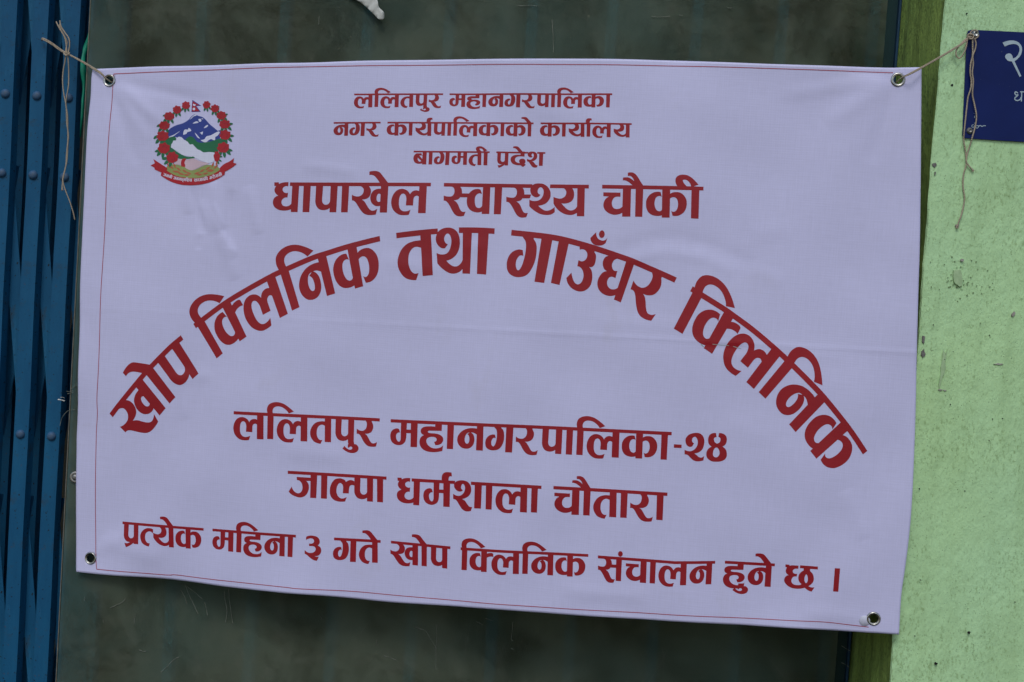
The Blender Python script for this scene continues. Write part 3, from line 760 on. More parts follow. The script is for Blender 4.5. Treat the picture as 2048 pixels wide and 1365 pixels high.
glyph('two', 'F', 1465, 1715, [('B', "1582,378* 1562,360 1560,330 1575,310 1598,305 1618,330 1625,370 1610,420 1575,455 1530,468 1475,452* 1475,503* 1510,510 1540,540 1580,573 1630,583 1688,572* 1697,522* 1665,540 1635,532 1610,510 1585,493* 1640,478 1680,440 1698,380 1697,330 1675,285 1635,262 1580,262 1525,280 1492,315 1485,350 1498,395 1530,418 1562,412*")], bars=[])
glyph('four', 'F', 1715, 1965, [('B', "1832,262* 1790,265 1755,290 1742,335 1750,385 1782,415* 1740,445 1722,490 1730,540 1775,578 1835,587 1900,578 1945,545 1955,495 1940,445 1905,415* 1940,390 1955,340 1945,295 1910,268 1867,262* 1858,305* 1880,320 1882,345 1870,370 1842,382* 1818,365 1808,335 1815,315 1838,308*"),
      ('H', "1835,425 1810,445 1797,490 1803,522 1832,538 1862,520 1873,485 1862,445")], bars=[])
glyph('dash', 'F', 1340, 1465, [('B', "1354,388* 1442,393* 1440,432* 1352,427*")], bars=[])
glyph('ja', 'G', 92, 440, [('B', "186,182* 350,192* 350,227* 285,225* 307,252 315,292 305,342 275,385 225,403 170,390 125,365 102,338* 133,286* 147,318 170,345 205,358 235,340 247,302 240,255 215,222* 187,214*"),
      ('F', "333,140* 404,140* 392,410* 328,407*")])
glyph('l_', 'G', 549, 789, [('B', "710,238* 695,215 660,200 620,200 585,215 550,265 537,330 545,385 580,428 635,447 700,445* 717,398* 680,413 645,408 617,375 608,335 615,285 635,253 655,250 675,270 680,300* 676,358* 740,360* 745,300 755,278 775,270 800,277* 800,230* 765,217 735,222")])
glyph('sha', 'I', 26, 317, [('B', "110,235* 92,248 62,243 38,220 30,190 40,165 68,149 108,145 150,156 178,187 186,232 173,275 140,304 100,317* 127,332 147,362 168,386 193,388* 180,425* 140,430 103,412 73,368 47,327 20,316* 20,269* 50,285 85,285 115,262 130,222 125,190 110,178 97,193 95,219"),
      ('F', "220,162* 285,165* 272,403* 210,401*")], bars=[(0, 6), (65, None)])
glyph('reph', 'G', 1828, 1828, [('B', "1746,245* 1742,190 1752,155 1775,137 1805,133 1844,138* 1848,179* 1826,177 1815,195 1814,245*")])
glyph('tha', 'T', 819, 1577, [('B', "1025,430* 968,498* 900,490 842,442 805,370 803,300 822,238 862,184 925,148 1010,131 1100,142 1180,190 1232,270 1252,380 1245,480 1208,583 1150,652 1070,700 990,720* 1030,765 1090,810 1160,831 1230,812 1280,762 1307,705* 1345,705* 1345,880* 1300,880* 1240,930 1150,957 1050,946 950,892 870,825 812,758* 805,572* 860,598 930,607 1000,590 1052,535 1085,440 1092,350 1075,280 1035,238 1000,245 965,295 960,350 985,405"),
      ('F', "1308,180* 1477,180* 1452,963* 1302,960*")], bars=[(0, 3), (50.5, None)])
glyph('u_candra', 'K1', (793, 208), (1108, 300), [('B', "845,230* 845,297* 848,322* 880,315 920,330 943,370 935,415 905,445 870,450 835,437* 820,505* 855,515 885,545 902,590 900,640 875,690 835,708 795,690 765,640 747,575* 682,632* 700,690 750,745 820,780 890,788 950,770 1000,720 1018,650 1015,590 1000,545 970,512* 1010,512 1040,480 1053,420 1052,385 1045,365 1030,348* 1040,310* 960,270*"),
      ('B', "1045,123* 975,190* 985,225 1020,260 1070,272 1125,265 1165,238* 1183,170* 1165,200 1130,215 1095,208 1065,190 1048,155"),
      ('B', "1113,100 1090,115 1078,142 1090,175 1113,186 1138,172 1147,142 1136,112")])
glyph('gha', 'K2', (1108, 300), (1596, 484), [('B', "1220,350* 1195,400* 1155,415 1128,455 1124,500 1140,545 1175,573* 1120,587 1072,640 1052,700 1065,765 1110,818 1170,850 1230,862 1285,855* 1310,860* 1350,760* 1325,765* 1295,782 1258,787 1215,775 1182,735 1178,692 1196,655 1232,640 1283,659* 1305,578* 1262,570 1240,533 1240,495 1262,455 1310,437* 1340,400*"),
      ('F', "1428,425* 1524,465* 1360,942* 1270,905*")])
glyph('k_', 'C', 944, 1709, [KL, KS], adv=93.0, extra=[('B', to_units('J', smooth_poly(parse("500,270* 520,262* 550,252 590,252 608,262* 612,308* 585,302 550,305 520,318* 500,322*")), 290))])
glyph('t_', 'L', 249, 383, [('B', "397,165* 360,152 310,155 270,180 245,220 243,265 262,315 300,345 345,360* 358,325* 325,315 305,285 300,245 310,210 340,190 370,192 397,212*")])
glyph('pra', 'A', 546, 868, [], adv=None, extra=None)
GL['pra'] = dict(adv=GL['pa']['adv'], bars=None, polys=GL['pa']['polys'] + [('B', to_units('L', smooth_poly(parse("150,285* 185,300* 165,318* 140,338 110,355 73,369* 56,318* 85,323 115,314 135,303*")), 34))])
glyph('da', 'M', 1476, 1697, [('B', "1608,130* 1605,178* 1560,177 1510,190 1480,222 1476,262 1498,303 1548,325 1602,327* 1638,354* 1676,318* 1655,308* 1668,290 1669,258 1648,236 1612,236 1590,255 1588,280 1598,296* 1565,292 1538,270 1533,240 1550,213 1590,201 1658,203* 1663,130*")])
glyph('ba', 'Q', 148, 682, [('B', "425,345* 340,350 260,350 200,390 150,470 135,560 150,660 200,735 280,770 350,775 430,762* 490,765* 490,400* 440,425*"),
      ('H', "290,520* 415,665* 380,685 345,688 312,655 290,600"), ('H', "345,435* 430,435* 460,440* 450,580*"), ('F', "470,260* 612,260* 590,800* 445,800*")])
glyph('three', 'N', 120, 360, [('B', "150,192* 155,150* 190,137 240,137 295,155 322,195 320,240 297,262* 330,285 343,320 335,365 305,395 258,402* 285,410 313,408* 287,463* 245,452 200,420 160,385 135,370* 135,322* 165,350 210,360 250,350 272,318 268,290 245,275 190,272* 190,238* 230,238 252,215 245,185 215,172 180,178*")], bars=[])
glyph('am', 'H', 512, 512, [('B', "487,97 462,108 449,141 462,174 487,185 512,174 525,141 512,108")])
glyph('cha', 'O', 1068, 1560, [('B', "1068,293* 1130,298* 1130,312* 1165,305 1215,306 1267,308* 1262,357* 1215,357 1182,380 1185,415 1215,432 1245,430* 1240,472* 1190,478 1162,515 1160,555 1190,590 1240,600 1290,597 1310,583* 1275,545 1263,495 1275,440 1310,400 1343,380* 1343,335* 1445,345* 1440,385* 1478,425 1497,480 1490,540 1455,585 1415,612* 1455,628 1508,628* 1462,693* 1410,675 1360,637* 1310,650 1230,655 1150,640 1085,600 1050,545 1055,500 1085,465 1118,455* 1082,425 1072,385 1092,338* 1068,333*"),
      ('H', "1383,437 1362,470 1355,510 1362,550 1380,568 1398,550 1407,505 1400,460")], bars=[(62, None)])
GL['danda'] = dict(adv=24, bars=[], polys=[rect(0, 22, 0, 100)])
# simplified letter used only in the tiny motto
GL['bha'] = dict(adv=105, bars=None, polys=[stem(68), rect(30, 75, 52, 66), ('B', smooth_poly([(8, 4, 1), (34, 4, 1), (34, 40, 0), (52, 60, 1), (40, 96, 1), (14, 92, 0), (4, 70, 1), (16, 62, 1), (26, 74, 1), (10, 40, 0)]))])
GL['uu'] = dict(adv=0, bars=None, polys=[('B', smooth_poly([(-24, 98, 1), (-8, 98, 1), (12, 112, 0), (30, 138, 1), (12, 144, 1), (-10, 124, 0), (-30, 112, 1)]))])

def densify(poly, step):
    out = []
    n = len(poly)
    for i in range(n):
        a, b = poly[i], poly[(i + 1) % n]
        L = np.linalg.norm(b - a); k = max(1, int(L / step))
        for j in range(k): out.append(a + (b - a) * j / k)
    return np.array(out)
def print_mesh(name, polys, mat, parent, off=0.00028, grid=9.0, label=None, org=None):
    """polys (kind, Nx2 photo-space outline) are unioned, triangulated and laid on the vinyl"""
    verts = []; faces = []; kinds = []
    for kind, p in polys:
        p = densify(np.asarray(p), grid)
        # drop near-duplicate neighbours
        keep = [p[0]]
        for a in p[1:]:
            if np.linalg.norm(a - keep[-1]) > 0.02: keep.append(a)
        p = np.array(keep)
        A = 0.5 * np.sum(p[:, 0] * np.roll(p[:, 1], -1) - np.roll(p[:, 0], -1) * p[:, 1])
        if A < 0: p = p[::-1]
        i0 = len(verts); verts += [Vector(a) for a in p]; faces.append(list(range(i0, i0 + len(p)))); kinds.append(kind)
    allp = np.array([tuple(v) for v in verts])
    lo, hi = allp.min(0), allp.max(0)
    for gx in np.arange(lo[0] + grid / 2, hi[0], grid):
        for gy in np.arange(lo[1] + grid / 2, hi[1], grid):
            verts.append(Vector((gx + 0.013, gy + 0.007)))
    vo, eo, fo, ov, oe, of = delaunay_2d_cdt(verts, [], faces, 0, 1e-4, True)
    out = []
    for f, ids in zip(fo, of):
        ks = {kinds[i] for i in ids}
        if 'F' in ks or ('B' in ks and 'H' not in ks): out.append(f)
    us = sorted({i for f in out for i in f}); mp = {a: k for k, a in enumerate(us)}
    P = np.array([tuple(vo[i]) for i in us])
    V = surf_np(P[:, 0], P[:, 1], off); N = norm_np(P[:, 0], P[:, 1])
    F = []
    for f in out:
        f = [mp[i] for i in f]
        a, b, c = P[f[0]], P[f[1]], P[f[2]]
        if (b[0] - a[0]) * (c[1] - a[1]) - (b[1] - a[1]) * (c[0] - a[0]) > 0: f = f[::-1]
        F.append(f)
    o = mesh_obj(name, V, F, mat, parent, normals=N)
    if label: o['label'] = label
    return o

def layout(tokens):
    cur = 0.0; polys = []; bars = []
    lastadv = 0
    for tk in tokens:
        off = -13.0
        if isinstance(tk, tuple):
            tk, off = tk
        g = GL[tk]
        if tk in ('e', 'au', 'reph', 'u', 'am', 'uu'):
            for k, p in g['polys']: polys.append((k, p + np.array([cur + off, 0]), tk))
            continue
        for k, p in g['polys']: polys.append((k, p + np.array([cur, 0]), tk))
        if g['bars'] is None: bars.append([cur, cur + g['adv']])
        else:
            for (a, b) in g['bars']: bars.append([cur + a, cur + (g['adv'] if b is None else b)])
        cur += g['adv']
    # merge touching bars
    bars.sort(); mb = []
    for b in bars:
        if mb and b[0] <= mb[-1][1] + 0.5: mb[-1][1] = max(mb[-1][1], b[1])
        else: mb.append(list(b))
    return polys, mb, cur
def word(tokens, P, D, lead=0.0, tail=0.0, thick=12.0, bars_on=True, edge=None):
    """P: list of points along the head line (start..end) in photo space, D: matching down vectors of 100 units"""
    polys, bars, W = layout(tokens)
    if bars:
        bars[0][0] = -lead if bars[0][0] < 1 else bars[0][0]
    x0 = -lead; x1 = W + tail
    P = np.array(P, float); D = np.array(D, float)
    if len(D) == 2 and len(P) > 2:
        s = np.linspace(0, 1, len(P))[:, None]; D = D[0] * (1 - s) + D[1] * s
    seg = np.r_[0, np.cumsum(np.linalg.norm(np.diff(P, axis=0), axis=1))]; seg /= seg[-1]
    def mp(q):
        t = (q[:, 0] - x0) / (x1 - x0)
        X = np.interp(t, seg, P[:, 0]); Y = np.interp(t, seg, P[:, 1])
        # linear extrapolation past either end
        for m_, i, j in ((t < 0, 0, 1), (t > 1, -1, -2)):
            if m_.any():
                d = (P[i] - P[j]) / (seg[i] - seg[j]); dt = t[m_] - seg[i]
                X[m_] = P[i][0] + d[0] * dt; Y[m_] = P[i][1] + d[1] * dt
        dx = np.interp(t, seg, D[:, 0]); dy = np.interp(t, seg, D[:, 1])
        return np.stack([X + dx * q[:, 1] / 100.0, Y + dy * q[:, 1] / 100.0], 1)
    out = [(k, mp(densify(p, 6.0))) for k, p, _ in polys]
    if bars_on:
        for a, b in bars:
            r = np.array([(a, 0), (b, 0), (b, thick), (a, thick)], float)
            out.append(('F', mp(densify(r, 6.0))))
    return out
def curve_word(tokens, CP, xs, xe, **kw):
    """word laid along a shared curve CP [(x,y,dx,dy)] between photo x = xs..xe"""
    CP = np.array(CP, float)
    c = catmull([(a[0], a[1], 0) for a in CP], 16); c = np.array([(v.x, v.y) for v in c])
    X = np.linspace(xs, xe, 60)
    Y = np.interp(X, c[:, 0], c[:, 1])
    DX = np.interp(X, CP[:, 0], CP[:, 2]); DY = np.interp(X, CP[:, 0], CP[:, 3])
    return word(tokens, np.stack([X, Y], 1), np.stack([DX, DY], 1), **kw)

LALIT = ['la', 'i', 'la', 'ta', 'pa', 'u', 'ra']
MAHA = ['ma', 'ha', 'aa', 'na', 'ga', 'ra', 'pa', 'aa', 'i', 'la', 'ka', 'aa']
KLINIK = ['i', 'k_', 'la', 'i', 'na', 'ka']
LINES = []
def line(label, *ws):
    for w in ws: print_mesh('word', w, M_RED, banner, label='word in the ' + label)
line('first line of small red lettering',
     word(LALIT, [(709.2, 188.1), (800, 187), (885, 186.1)], [(-1.0, 27.0), (-1.0, 27.3)]),
     word(MAHA, [(897.8, 186.1), (1042, 186.0), (1224.8, 187.8)], [(-1.0, 27.3), (-.9, 28)]))
line('second line of small red lettering',
     word(['na', 'ga', 'ra'], [(668.8, 245.1), (761.4, 244)], [(-1.2, 27.4), (-1.0, 27.4)]),
     word(['ka', 'aa', 'ya', 'reph', 'pa', 'aa', 'i', 'la', 'ka', 'aa', 'ka', 'aa', 'e'], [(775, 244), (900, 243.8), (1066.4, 244.7)], [(-1, 27.3), (-.9, 27.9)]),
     word(['ka', 'aa', 'ya', 'aa', 'reph', 'la', 'ya'], [(1080.6, 244.7), (1170, 245.8), (1263.8, 247.7)], [(-.9, 27.8), (-.8, 28)]))
line('third line of small red lettering',
     word(['ba', 'aa', 'ga', 'ma', 'ta', 'ii'], [(827.1, 301.7), (978.9, 302.8)], [(-1.1, 27.3), (-1, 27.6)]),
     word(['pra', ('e', 0), 'da', 'sha'][:1] + ['da', ('e', -28), 'sha'], [(992, 302.8), (1090, 304.1)], [(-1, 27.6), (-.9, 28)], lead=3))
line('fourth line in larger red lettering above the arch',
     word(['dha', 'aa', 'pa', 'aa', 'kha', 'e', 'la'], [(550.8, 365.7), (862.1, 366.0)], [(-3.2, 59.0), (-2.8, 59.9)]),
     word(['s_', 'va', 'aa', 's_', 'th_', 'ya'], [(888, 366.3), (1020, 367.8), (1177.8, 370)], [(-3.0, 60.5), (-2.2, 62)]),
     word(['ca', 'aa', 'au', 'ka', 'ii'], [(1204.6, 370.2), (1407, 374.7)], [(-1.9, 62.3), (-1.7, 63.0)]))
ARC = [(220, 827.4, 54, 61.5), (237.7, 804.6, 53.2, 62.3), (282.8, 750.3, 51, 64.3), (303.8, 727.2, 50, 65.7), (340.8, 690.2, 46, 68.4), (363.8, 670.8, 42.5, 70.3), (388.6, 648.2, 43.6, 71.8),
       (445.5, 605.0, 37.5, 76), (494.1, 575.1, 32.5, 79.5), (540.2, 549.6, 28, 81.5), (559.2, 540.1, 26.3, 82.2), (620.2, 513.1, 22, 84), (655, 501.5, 19.5, 84.8), (698.3, 488, 16, 88), (760, 472.4, 11, 90),
       (792.9, 466.4, 7.5, 91), (858.6, 458.9, 3.6, 92), (918.7, 455.4, -.6, 92.5), (959.7, 455.4, -3.5, 93), (988.9, 457.0, -6, 94), (1022.6, 459.9, -9, 94.5), (1090.3, 467.3, -14.5, 95),
       (1131.2, 474.7, -19.5, 94), (1186.1, 489.9, -24, 92), (1252.9, 512.3, -29.5, 89), (1276.6, 521.6, -31, 88), (1353.6, 555.6, -39, 85), (1385.4, 573.1, -42.5, 82.3), (1406.9, 586.2, -42.5, 82.2),
       (1450.8, 613.6, -45.5, 80.5), (1466.2, 624.4, -46.5, 79.7), (1510, 656.8, -51.5, 75.8), (1559.4, 699.0, -56.7, 72.2), (1590, 728.0, -60, 70), (1624.2, 762.0, -62.5, 69), (1652.9, 792.8, -65, 67.5), (1700.7, 852.3, -70, 62), (1734.7, 902.2, -74, 58)]
line('large red lettering bent into an arch',
     curve_word(['kha', 'aa', 'e', 'pa'], ARC, 220, 363.8),
     curve_word(KLINIK, ARC, 388.6, 760, lead=4),
     curve_word(['ta', 'tha', 'aa'], ARC, 792.9, 988.9),
     curve_word(['ga', 'aa', 'u_candra', 'gha', 'ra'], ARC, 1022.6, 1353.6),
     curve_word(KLINIK, ARC, 1385.4, 1734.7, lead=4))
line('first line of red lettering below the arch',
     word(LALIT, [(470.5, 822), (620, 829.6), (760, 836.9)], [(-1.2, 52.3), (-.8, 53)]),
     word(MAHA, [(782, 838.5), (1120, 853.3), (1343.6, 863.9)], [(-1.8, 53.8), (-2.6, 56.2)]),
     word(['dash', 'two', 'four'], [(1345.5, 864.1), (1455.4, 869)], [(-2.8, 56.3), (-2.8, 56.3)]))
line('second line of red lettering below the arch',
     word(['ja', 'aa', 'l_', 'pa', 'aa'], [(577.1, 941.3), (773.4, 953.4)], [(-1, 51.3), (-.2, 52.2)]),
     word(['dha', 'ma', 'reph', 'sha', 'aa', 'la', 'aa'], [(795.3, 955.3), (1083.5, 971.3)], [(-1, 53), (-1.8, 54.2)]),
     word(['ca', 'aa', 'au', 'ta', 'aa', 'ra', 'aa'], [(1107.4, 971.7), (1335, 985.4)], [(-2, 54.9), (-2, 55.8)]))
line('bottom line of red lettering',
     word(['pra', 't_', 'ya', 'e', 'ka'], [(244.4, 1043.7), (408.7, 1056)], [(0.3, 42.4), (-.4, 43.1)], lead=3),
     word(['ma', 'i', 'ha', 'na', 'aa'], [(426.7, 1056.9), (593.7, 1069)], [(-.8, 42.6), (-.8, 44.8)]),
     word(['three'], [(608.8, 1070.7), (646.3, 1073.4)], [(-1.2, 45), (-1.2, 45)]),
     word(['ga', 'ta', 'e'], [(668.9, 1075), (761.1, 1080.8)], [(-.9, 45.6), (-.8, 46.1)]),
     word(['kha', 'aa', 'e', 'pa'], [(781.7, 1082), (900.6, 1093.4)], [(-.8, 44.3), (-.5, 45.6)]),
     word(KLINIK, [(921.2, 1095.2), (1176.8, 1108.2)], [(-1.2, 45.3), (-1.3, 46.3)], lead=4),
     word(['sa', 'am', 'ca', 'aa', 'la', 'na'], [(1196.1, 1110.9), (1270, 1116.6), (1350.1, 1122.4), (1390, 1122.5), (1430.5, 1122.1)], [(-1.6, 48.3), (-1.8, 48), (-2, 47.2), (-2.3, 46.7), (-2.6, 46.4)]),
     word(['ha', ('u', -14), 'na', 'e'], [(1450, 1121.9), (1549.7, 1127.2)], [(-2.6, 47.3), (-2.8, 47.6)]),
     word(['cha'], [(1570.8, 1128.6), (1635.7, 1133.2)], [(-2.8, 48), (-2.8, 48)]),
     [('F', np.array([(1669.3, 1136.1), (1679.8, 1136.7), (1676.3, 1183.2), (1665.7, 1182.7)]))])

# thin border line
def ribbon(path, w):
    c = catmull([(a, b, 0) for a, b in path], 6); c = np.array([(v.x, v.y) for v in c])
    t = np.gradient(c, axis=0); t /= np.linalg.norm(t, axis=1)[:, None]; n = np.stack([-t[:, 1], t[:, 0]], 1)
    return ('F', np.r_[c + n * w / 2, (c - n * w / 2)[::-1]])
BT = [(228.5, 148.6), (300, 145.4), (400, 141.6), (500, 138.4), (639, 134.3), (780.8, 131), (915, 128.7), (1000, 128.2), (1182.6, 130), (1315.5, 132.8), (1510.6, 137.4), (1650, 141.5), (1786, 146)]
BL = [(228.5, 148.4), (226.8, 178), (224.8, 214), (219, 296.7), (216, 362.7), (212.5, 445), (207.3, 527.6), (203, 608.5), (198.9, 733), (195, 797), (195.3, 827), (192.8, 861), (191.8, 890), (190.2, 961.8), (189.5, 1029), (190.5, 1107.5), (192.6, 1139)]
BB = [(192.3, 1139), (264, 1145.5), (331.5, 1151), (352, 1150.7), (416.4, 1157.2), (568.8, 1172), (598, 1175.4), (700, 1183), (840, 1196.5), (1000, 1208), (1200, 1221.5), (1400, 1232.5), (1600, 1241.5), (1650, 1244), (1700, 1250), (1737, 1254.3)]
M_GSCR = mat_simple('green_scuff', (0.30, 0.42, 0.36), (0.42, 0.50, 0.46), 200, .6)
print_mesh('scuff', [ribbon([(1425, 688.5), (1440, 690), (1458, 691.5)], 1.0), ribbon([(1466, 693), (1476, 696), (1482, 697.5)], 1.2), ribbon([(1402, 688), (1405, 692), (1408, 694)], 1.5)], M_GSCR, banner, off=0.0005, label='faint green scuff across the arched lettering')
print_mesh('border_line', [ribbon(BT, 1.5), ribbon(BL, 1.2), ribbon(BB, 1.4)], M_LINE, banner, off=0.00042, grid=8)

# ------------------------------------------------------------------ emblem
EV = lambda s, n=5: np.array([290, 190]) + smooth_poly(parse(s), n) / 7.185
emb = thing_e = bpy.data.objects.new('emblem', None); link(emb, banner)
emb.location = on_plane(388, 285) - parent_loc(banner); emb.empty_display_size = 0.03
emb['label'] = 'round printed coat of arms in red, green and blue at upper left'
def em(name, mat, polys, lvl, label=None):
    o = print_mesh(name, polys, mat, emb, off=0.00026 + 0.00010 * lvl, grid=8, label=label)
    return o
def E(*ss): return [('F', EV(s)) for s in ss]
em('mountain', M_ENAVY, E("325,525* 375,480 450,440 545,410 620,365 670,310 715,283 760,300 835,325 880,365 930,420 990,470 1050,520* 1110,508* 1090,600* 1070,650 960,670 740,695 560,645 430,605 345,605*"), 0)
em('snow', M_EWHITE, E("640,362* 680,315 715,288 742,294 700,312 670,340", "685,415* 730,385 772,395 745,408", "768,350* 800,345* 812,375 790,390 775,375",
   "552,577* 570,505 620,500 630,478 668,515 640,530 610,540 600,560", "716,542* 750,575 798,632* 760,615", "788,548* 838,530* 825,575 810,560", "846,482* 880,445 910,438 890,468",
   "803,652* 860,640 890,600 950,585 1060,530 1085,540* 1050,590 1020,610 1010,655 960,640 930,650 880,685 830,672", "350,602* 420,575 517,513* 450,570 400,603", "815,340* 840,345 835,352 815,348"), 1)
em('hills', M_EGREEN, E("240,665* 345,620 430,605 452,640 410,690 385,740 430,795 510,850 570,880 640,895 690,888 728,910* 620,924 520,925 450,900 350,850 290,850 250,760",
   "585,645* 625,610 660,600 705,620 760,680 850,690 960,670 1070,635 1175,615 1190,660 1100,770 1010,835 930,822 850,828 780,797 740,762 690,715 640,717"), 2)
em('map', M_EWHITE, E("380,760* 385,715 402,690 415,660 440,660 462,650* 480,610 520,608 545,625 575,655 615,675 650,715 690,713 715,745 760,785 800,800 830,820 850,832 940,826 1005,832* 1012,900 1000,958 930,982 850,962 780,935 720,902 700,888 675,895 640,885 600,880 560,872 520,850 480,822 430,792 405,775"), 3)
em('field', M_EOLIVE, E("295,1095* 340,1012 450,1005 600,1040 700,1085 860,1020 940,1010 1060,1040 1090,1090* 960,1155 700,1205 450,1170*"), 2)
em('hands', M_EPINK, E("435,1003* 460,932 530,925 600,938 700,918 800,955 935,985* 900,1005 840,1020 760,1060 680,1088 600,1060 560,1020"), 3)
em('cuff', M_ERED, E("530,1032* 524,985 545,925 602,920* 575,975 587,1032 560,1037*"), 4)
def ell(cx, cy, a, b, ang, n=14, point=0.0):
    t = np.linspace(0, 2 * pi, n, endpoint=False)
    x = a * np.cos(t); y = b * np.sin(t) * (1 - point * np.abs(np.cos(t)))
    c, s = math.cos(ang), math.sin(ang)
    return ('F', np.array([290, 190]) + np.stack([cx + x * c - y * s, cy + x * s + y * c], 1) / 7.185)
wheat = []
for sx, pts in ((1, [(355, 985, 1.2), (385, 1040, .7), (430, 1020, 1.2), (440, 1105, .25), (490, 1070, .6), (530, 1140, .2), (580, 1100, .55), (610, 1155, .1), (640, 1130, .35), (345, 1020, .9), (480, 1110, .4)]),
                (-1, [(1045, 985, -1.2), (1030, 1040, -.7), (985, 1010, -1.2), (965, 1095, -.25), (915, 1060, -.6), (880, 1135, -.2), (830, 1095, -.5), (790, 1150, -.1), (755, 1130, -.35), (935, 1090, -.4)])):
    for (x, y, a) in pts: wheat.append(ell(x, y, 42, 15, a, point=.5))
em('wheat_ears', M_EORANGE, wheat, 4)
em('ribbon', M_ERED, E("245,1100* 312,1086* 450,1163 600,1195 720,1200 850,1188 970,1152 1085,1088* 1165,1073* 1158,1150* 1060,1210 940,1262 800,1293 640,1303 500,1288 360,1240 232,1162*",
   "128,925* 195,970 310,1045 330,1062* 300,1112 262,1122 145,1075* 143,1050* 88,1018* 148,985*", "1082,1062* 1150,1000 1230,960 1292,912* 1283,980* 1332,995* 1265,1050 1160,1108 1100,1112*"), 5)
motto = []
def mw(tokens, x0, x1):
    f = lambda x: 1122 + 88 * (1 - ((x - 690) / 420) ** 2)
    xs = np.linspace(x0, x1, 12)
    P = np.array([(290 + x / 7.185, 190 + f(x) / 7.185) for x in xs])
    D = []
    for x in xs:
        sl_ = (f(x + 2) - f(x - 2)) / 4; n = np.array([-sl_, 1]) / math.hypot(sl_, 1); D.append(n * 40 / 7.185)
    return word(tokens, P, D)
motto += mw(['ja', 'na', 'na', 'ii'], 275, 405)
motto += mw(['ja', 'na', 'ma', 'bha', 'uu', 'ma', 'i', 'sha', 'ca'], 420, 690)
motto += mw(['s_', 'va', 'ra', 'ga', 'aa', 'da', 'i', 'pa'], 715, 912)
motto += mw(['ga', 'ra', 'ii', 'ya', 'sa', 'ii'], 935, 1112)
em('motto', M_EWHITE, motto, 6, 'tiny white motto along the red ribbon')
em('flag_border', M_ENAVY, E("677,72* 808,158* 738,162* 803,246* 667,248*"), 0)
em('flag', M_ERED, E("683,90* 782,152* 720,156* 786,238* 675,240*"), 1)
em('sun_and_moon', M_EWHITE, [ell(704, 205, 19, 19, 0), ('F', EV("688,140* 700,128 712,138 730,137* 718,158 698,158"))], 2)
FL = [(590, 150, 56, 54), (465, 215, 60, 56), (355, 310, 70, 58), (285, 445, 72, 60), (262, 595, 84, 70), (280, 770, 84, 74), (398, 900, 82, 80),
      (888, 145, 54, 52), (1010, 198, 60, 54), (1105, 300, 70, 58), (1155, 425, 78, 62), (1160, 580, 80, 70), (1135, 762, 86, 74), (1045, 890, 44, 75)]
lv = []; fl = []; hi = []
rf_ = random.Random(5)
for (x, y, a, b) in FL:
    side = -1 if x < 700 else 1
    out = math.atan2(y - 640, x - 700)
    for (da, dl, ln) in ((0.55, 1.25, .62), (-0.60, 1.25, .60), (0.0, 1.32, .60)):
        th = pi / 2 + side * -0.15 + da if y < 860 else out + da
        lv.append(ell(x + cos(th) * a * dl, y + sin(th) * b * dl, a * ln, a * .29, th, point=.4))
    th = out * 1.0
    lv.append(ell(x + cos(th) * a * 1.15 * 1.0, y + 20 + sin(th) * b * .8, a * .5, a * .24, th * .6 + (0.3 if side > 0 else pi - .3) * .4, point=.4))
    n = 22; P = []
    for k in range(n):
        t = 2 * pi * k / n
        q = 1.02 + (0.16 if sin(t) < -0.1 else 0.05) * math.cos(7 * t + x) + rf_.uniform(-.05, .05)
        P.append((x + a * q * cos(t), y + b * q * sin(t)))
    fl.append(('F', np.array([290, 190]) + np.array(P) / 7.185))
    for k in range(5):
        t = rf_.uniform(0, 2 * pi); q = rf_.uniform(.2, .6)
        hi.append(ell(x + a * q * cos(t), y + b * q * sin(t), a * .22, a * .05, t + 1.2))
em('wreath_leaves', M_EGREEN, lv, 5)
for f_ in fl: em('flower', M_ERED, [f_], 6)
tag(em('petal_folds', M_EDRED, hi, 7), kind='stuff')

# ------------------------------------------------------------------ small marks on the vinyl
p = surf_np([1729], [1241.5], 0.0006)[0]; n = norm_np([1729], [1241.5])[0]
stk = thing('sticker', 'small round pale sticker half under the bottom right grommet', 'sticker', tuple(p))
bm = bmesh.new(); R = lathe(bm, p, n, [(0.0092, -0.0004), (0.0094, 0.0), (0.0090, 0.0006)], 28, False); bm.faces.new(R[-1]); bm_obj('disc', bm, M_STICK, stk, True)

# ------------------------------------------------------------------ twine
def P3(px, py, y): return at(px, py, y)
tl = thing('twine', 'beige twine knotted round a blue gate bar, tying the top left grommet', 'string', tuple(at(133, 107, 0.21)), 'twine ties of the banner')
g0 = surf_np([222], [165], -0.006)[0]; YL = 0.236
def tw(pts, r, par, name='strand', n=6):
    bm = bmesh.new(); tube(bm, pts, r, 8, n, 0.5); return bm_obj(name, bm, M_TWINE, par, True)
gf = surf_np([213], [157], 0.003)[0]
for dy in (-1.2, 1.3):
    tw([Vector(g0), Vector(surf_np([216], [159.5], 0.0035)[0]), P3(202, 147 + dy, .20), P3(188, 138 + dy, .205), P3(165, 124 + dy * .8, .212), P3(139, 110 + dy * .4, .217)], 0.00125, tl)
for dy in (-1.4, 1.5):
    tw([P3(137, 109, .217), P3(122, 101 + dy, .222), P3(104, 88 + dy, .226), P3(90, 80 + dy, .226), P3(84, 78 + dy * .5, .232), P3(84, 82, .250)], 0.00125, tl)
tw([P3(112.5, 44, .226), P3(119, 57, .222), P3(128, 72, .22), P3(132, 85, .22), P3(134, 107, .217)], 0.0013, tl)
tw([P3(120, 42, .224), P3(122, 53, .221), P3(130, 66, .22), P3(138, 78, .219), P3(139, 92, .218), P3(136, 108, .217)], 0.0013, tl)
tw([P3(118, 50, .228), P3(126, 66, .225), P3(134, 84, .223), P3(132, 100, .22), P3(133, 108, .217)], 0.0012, tl)
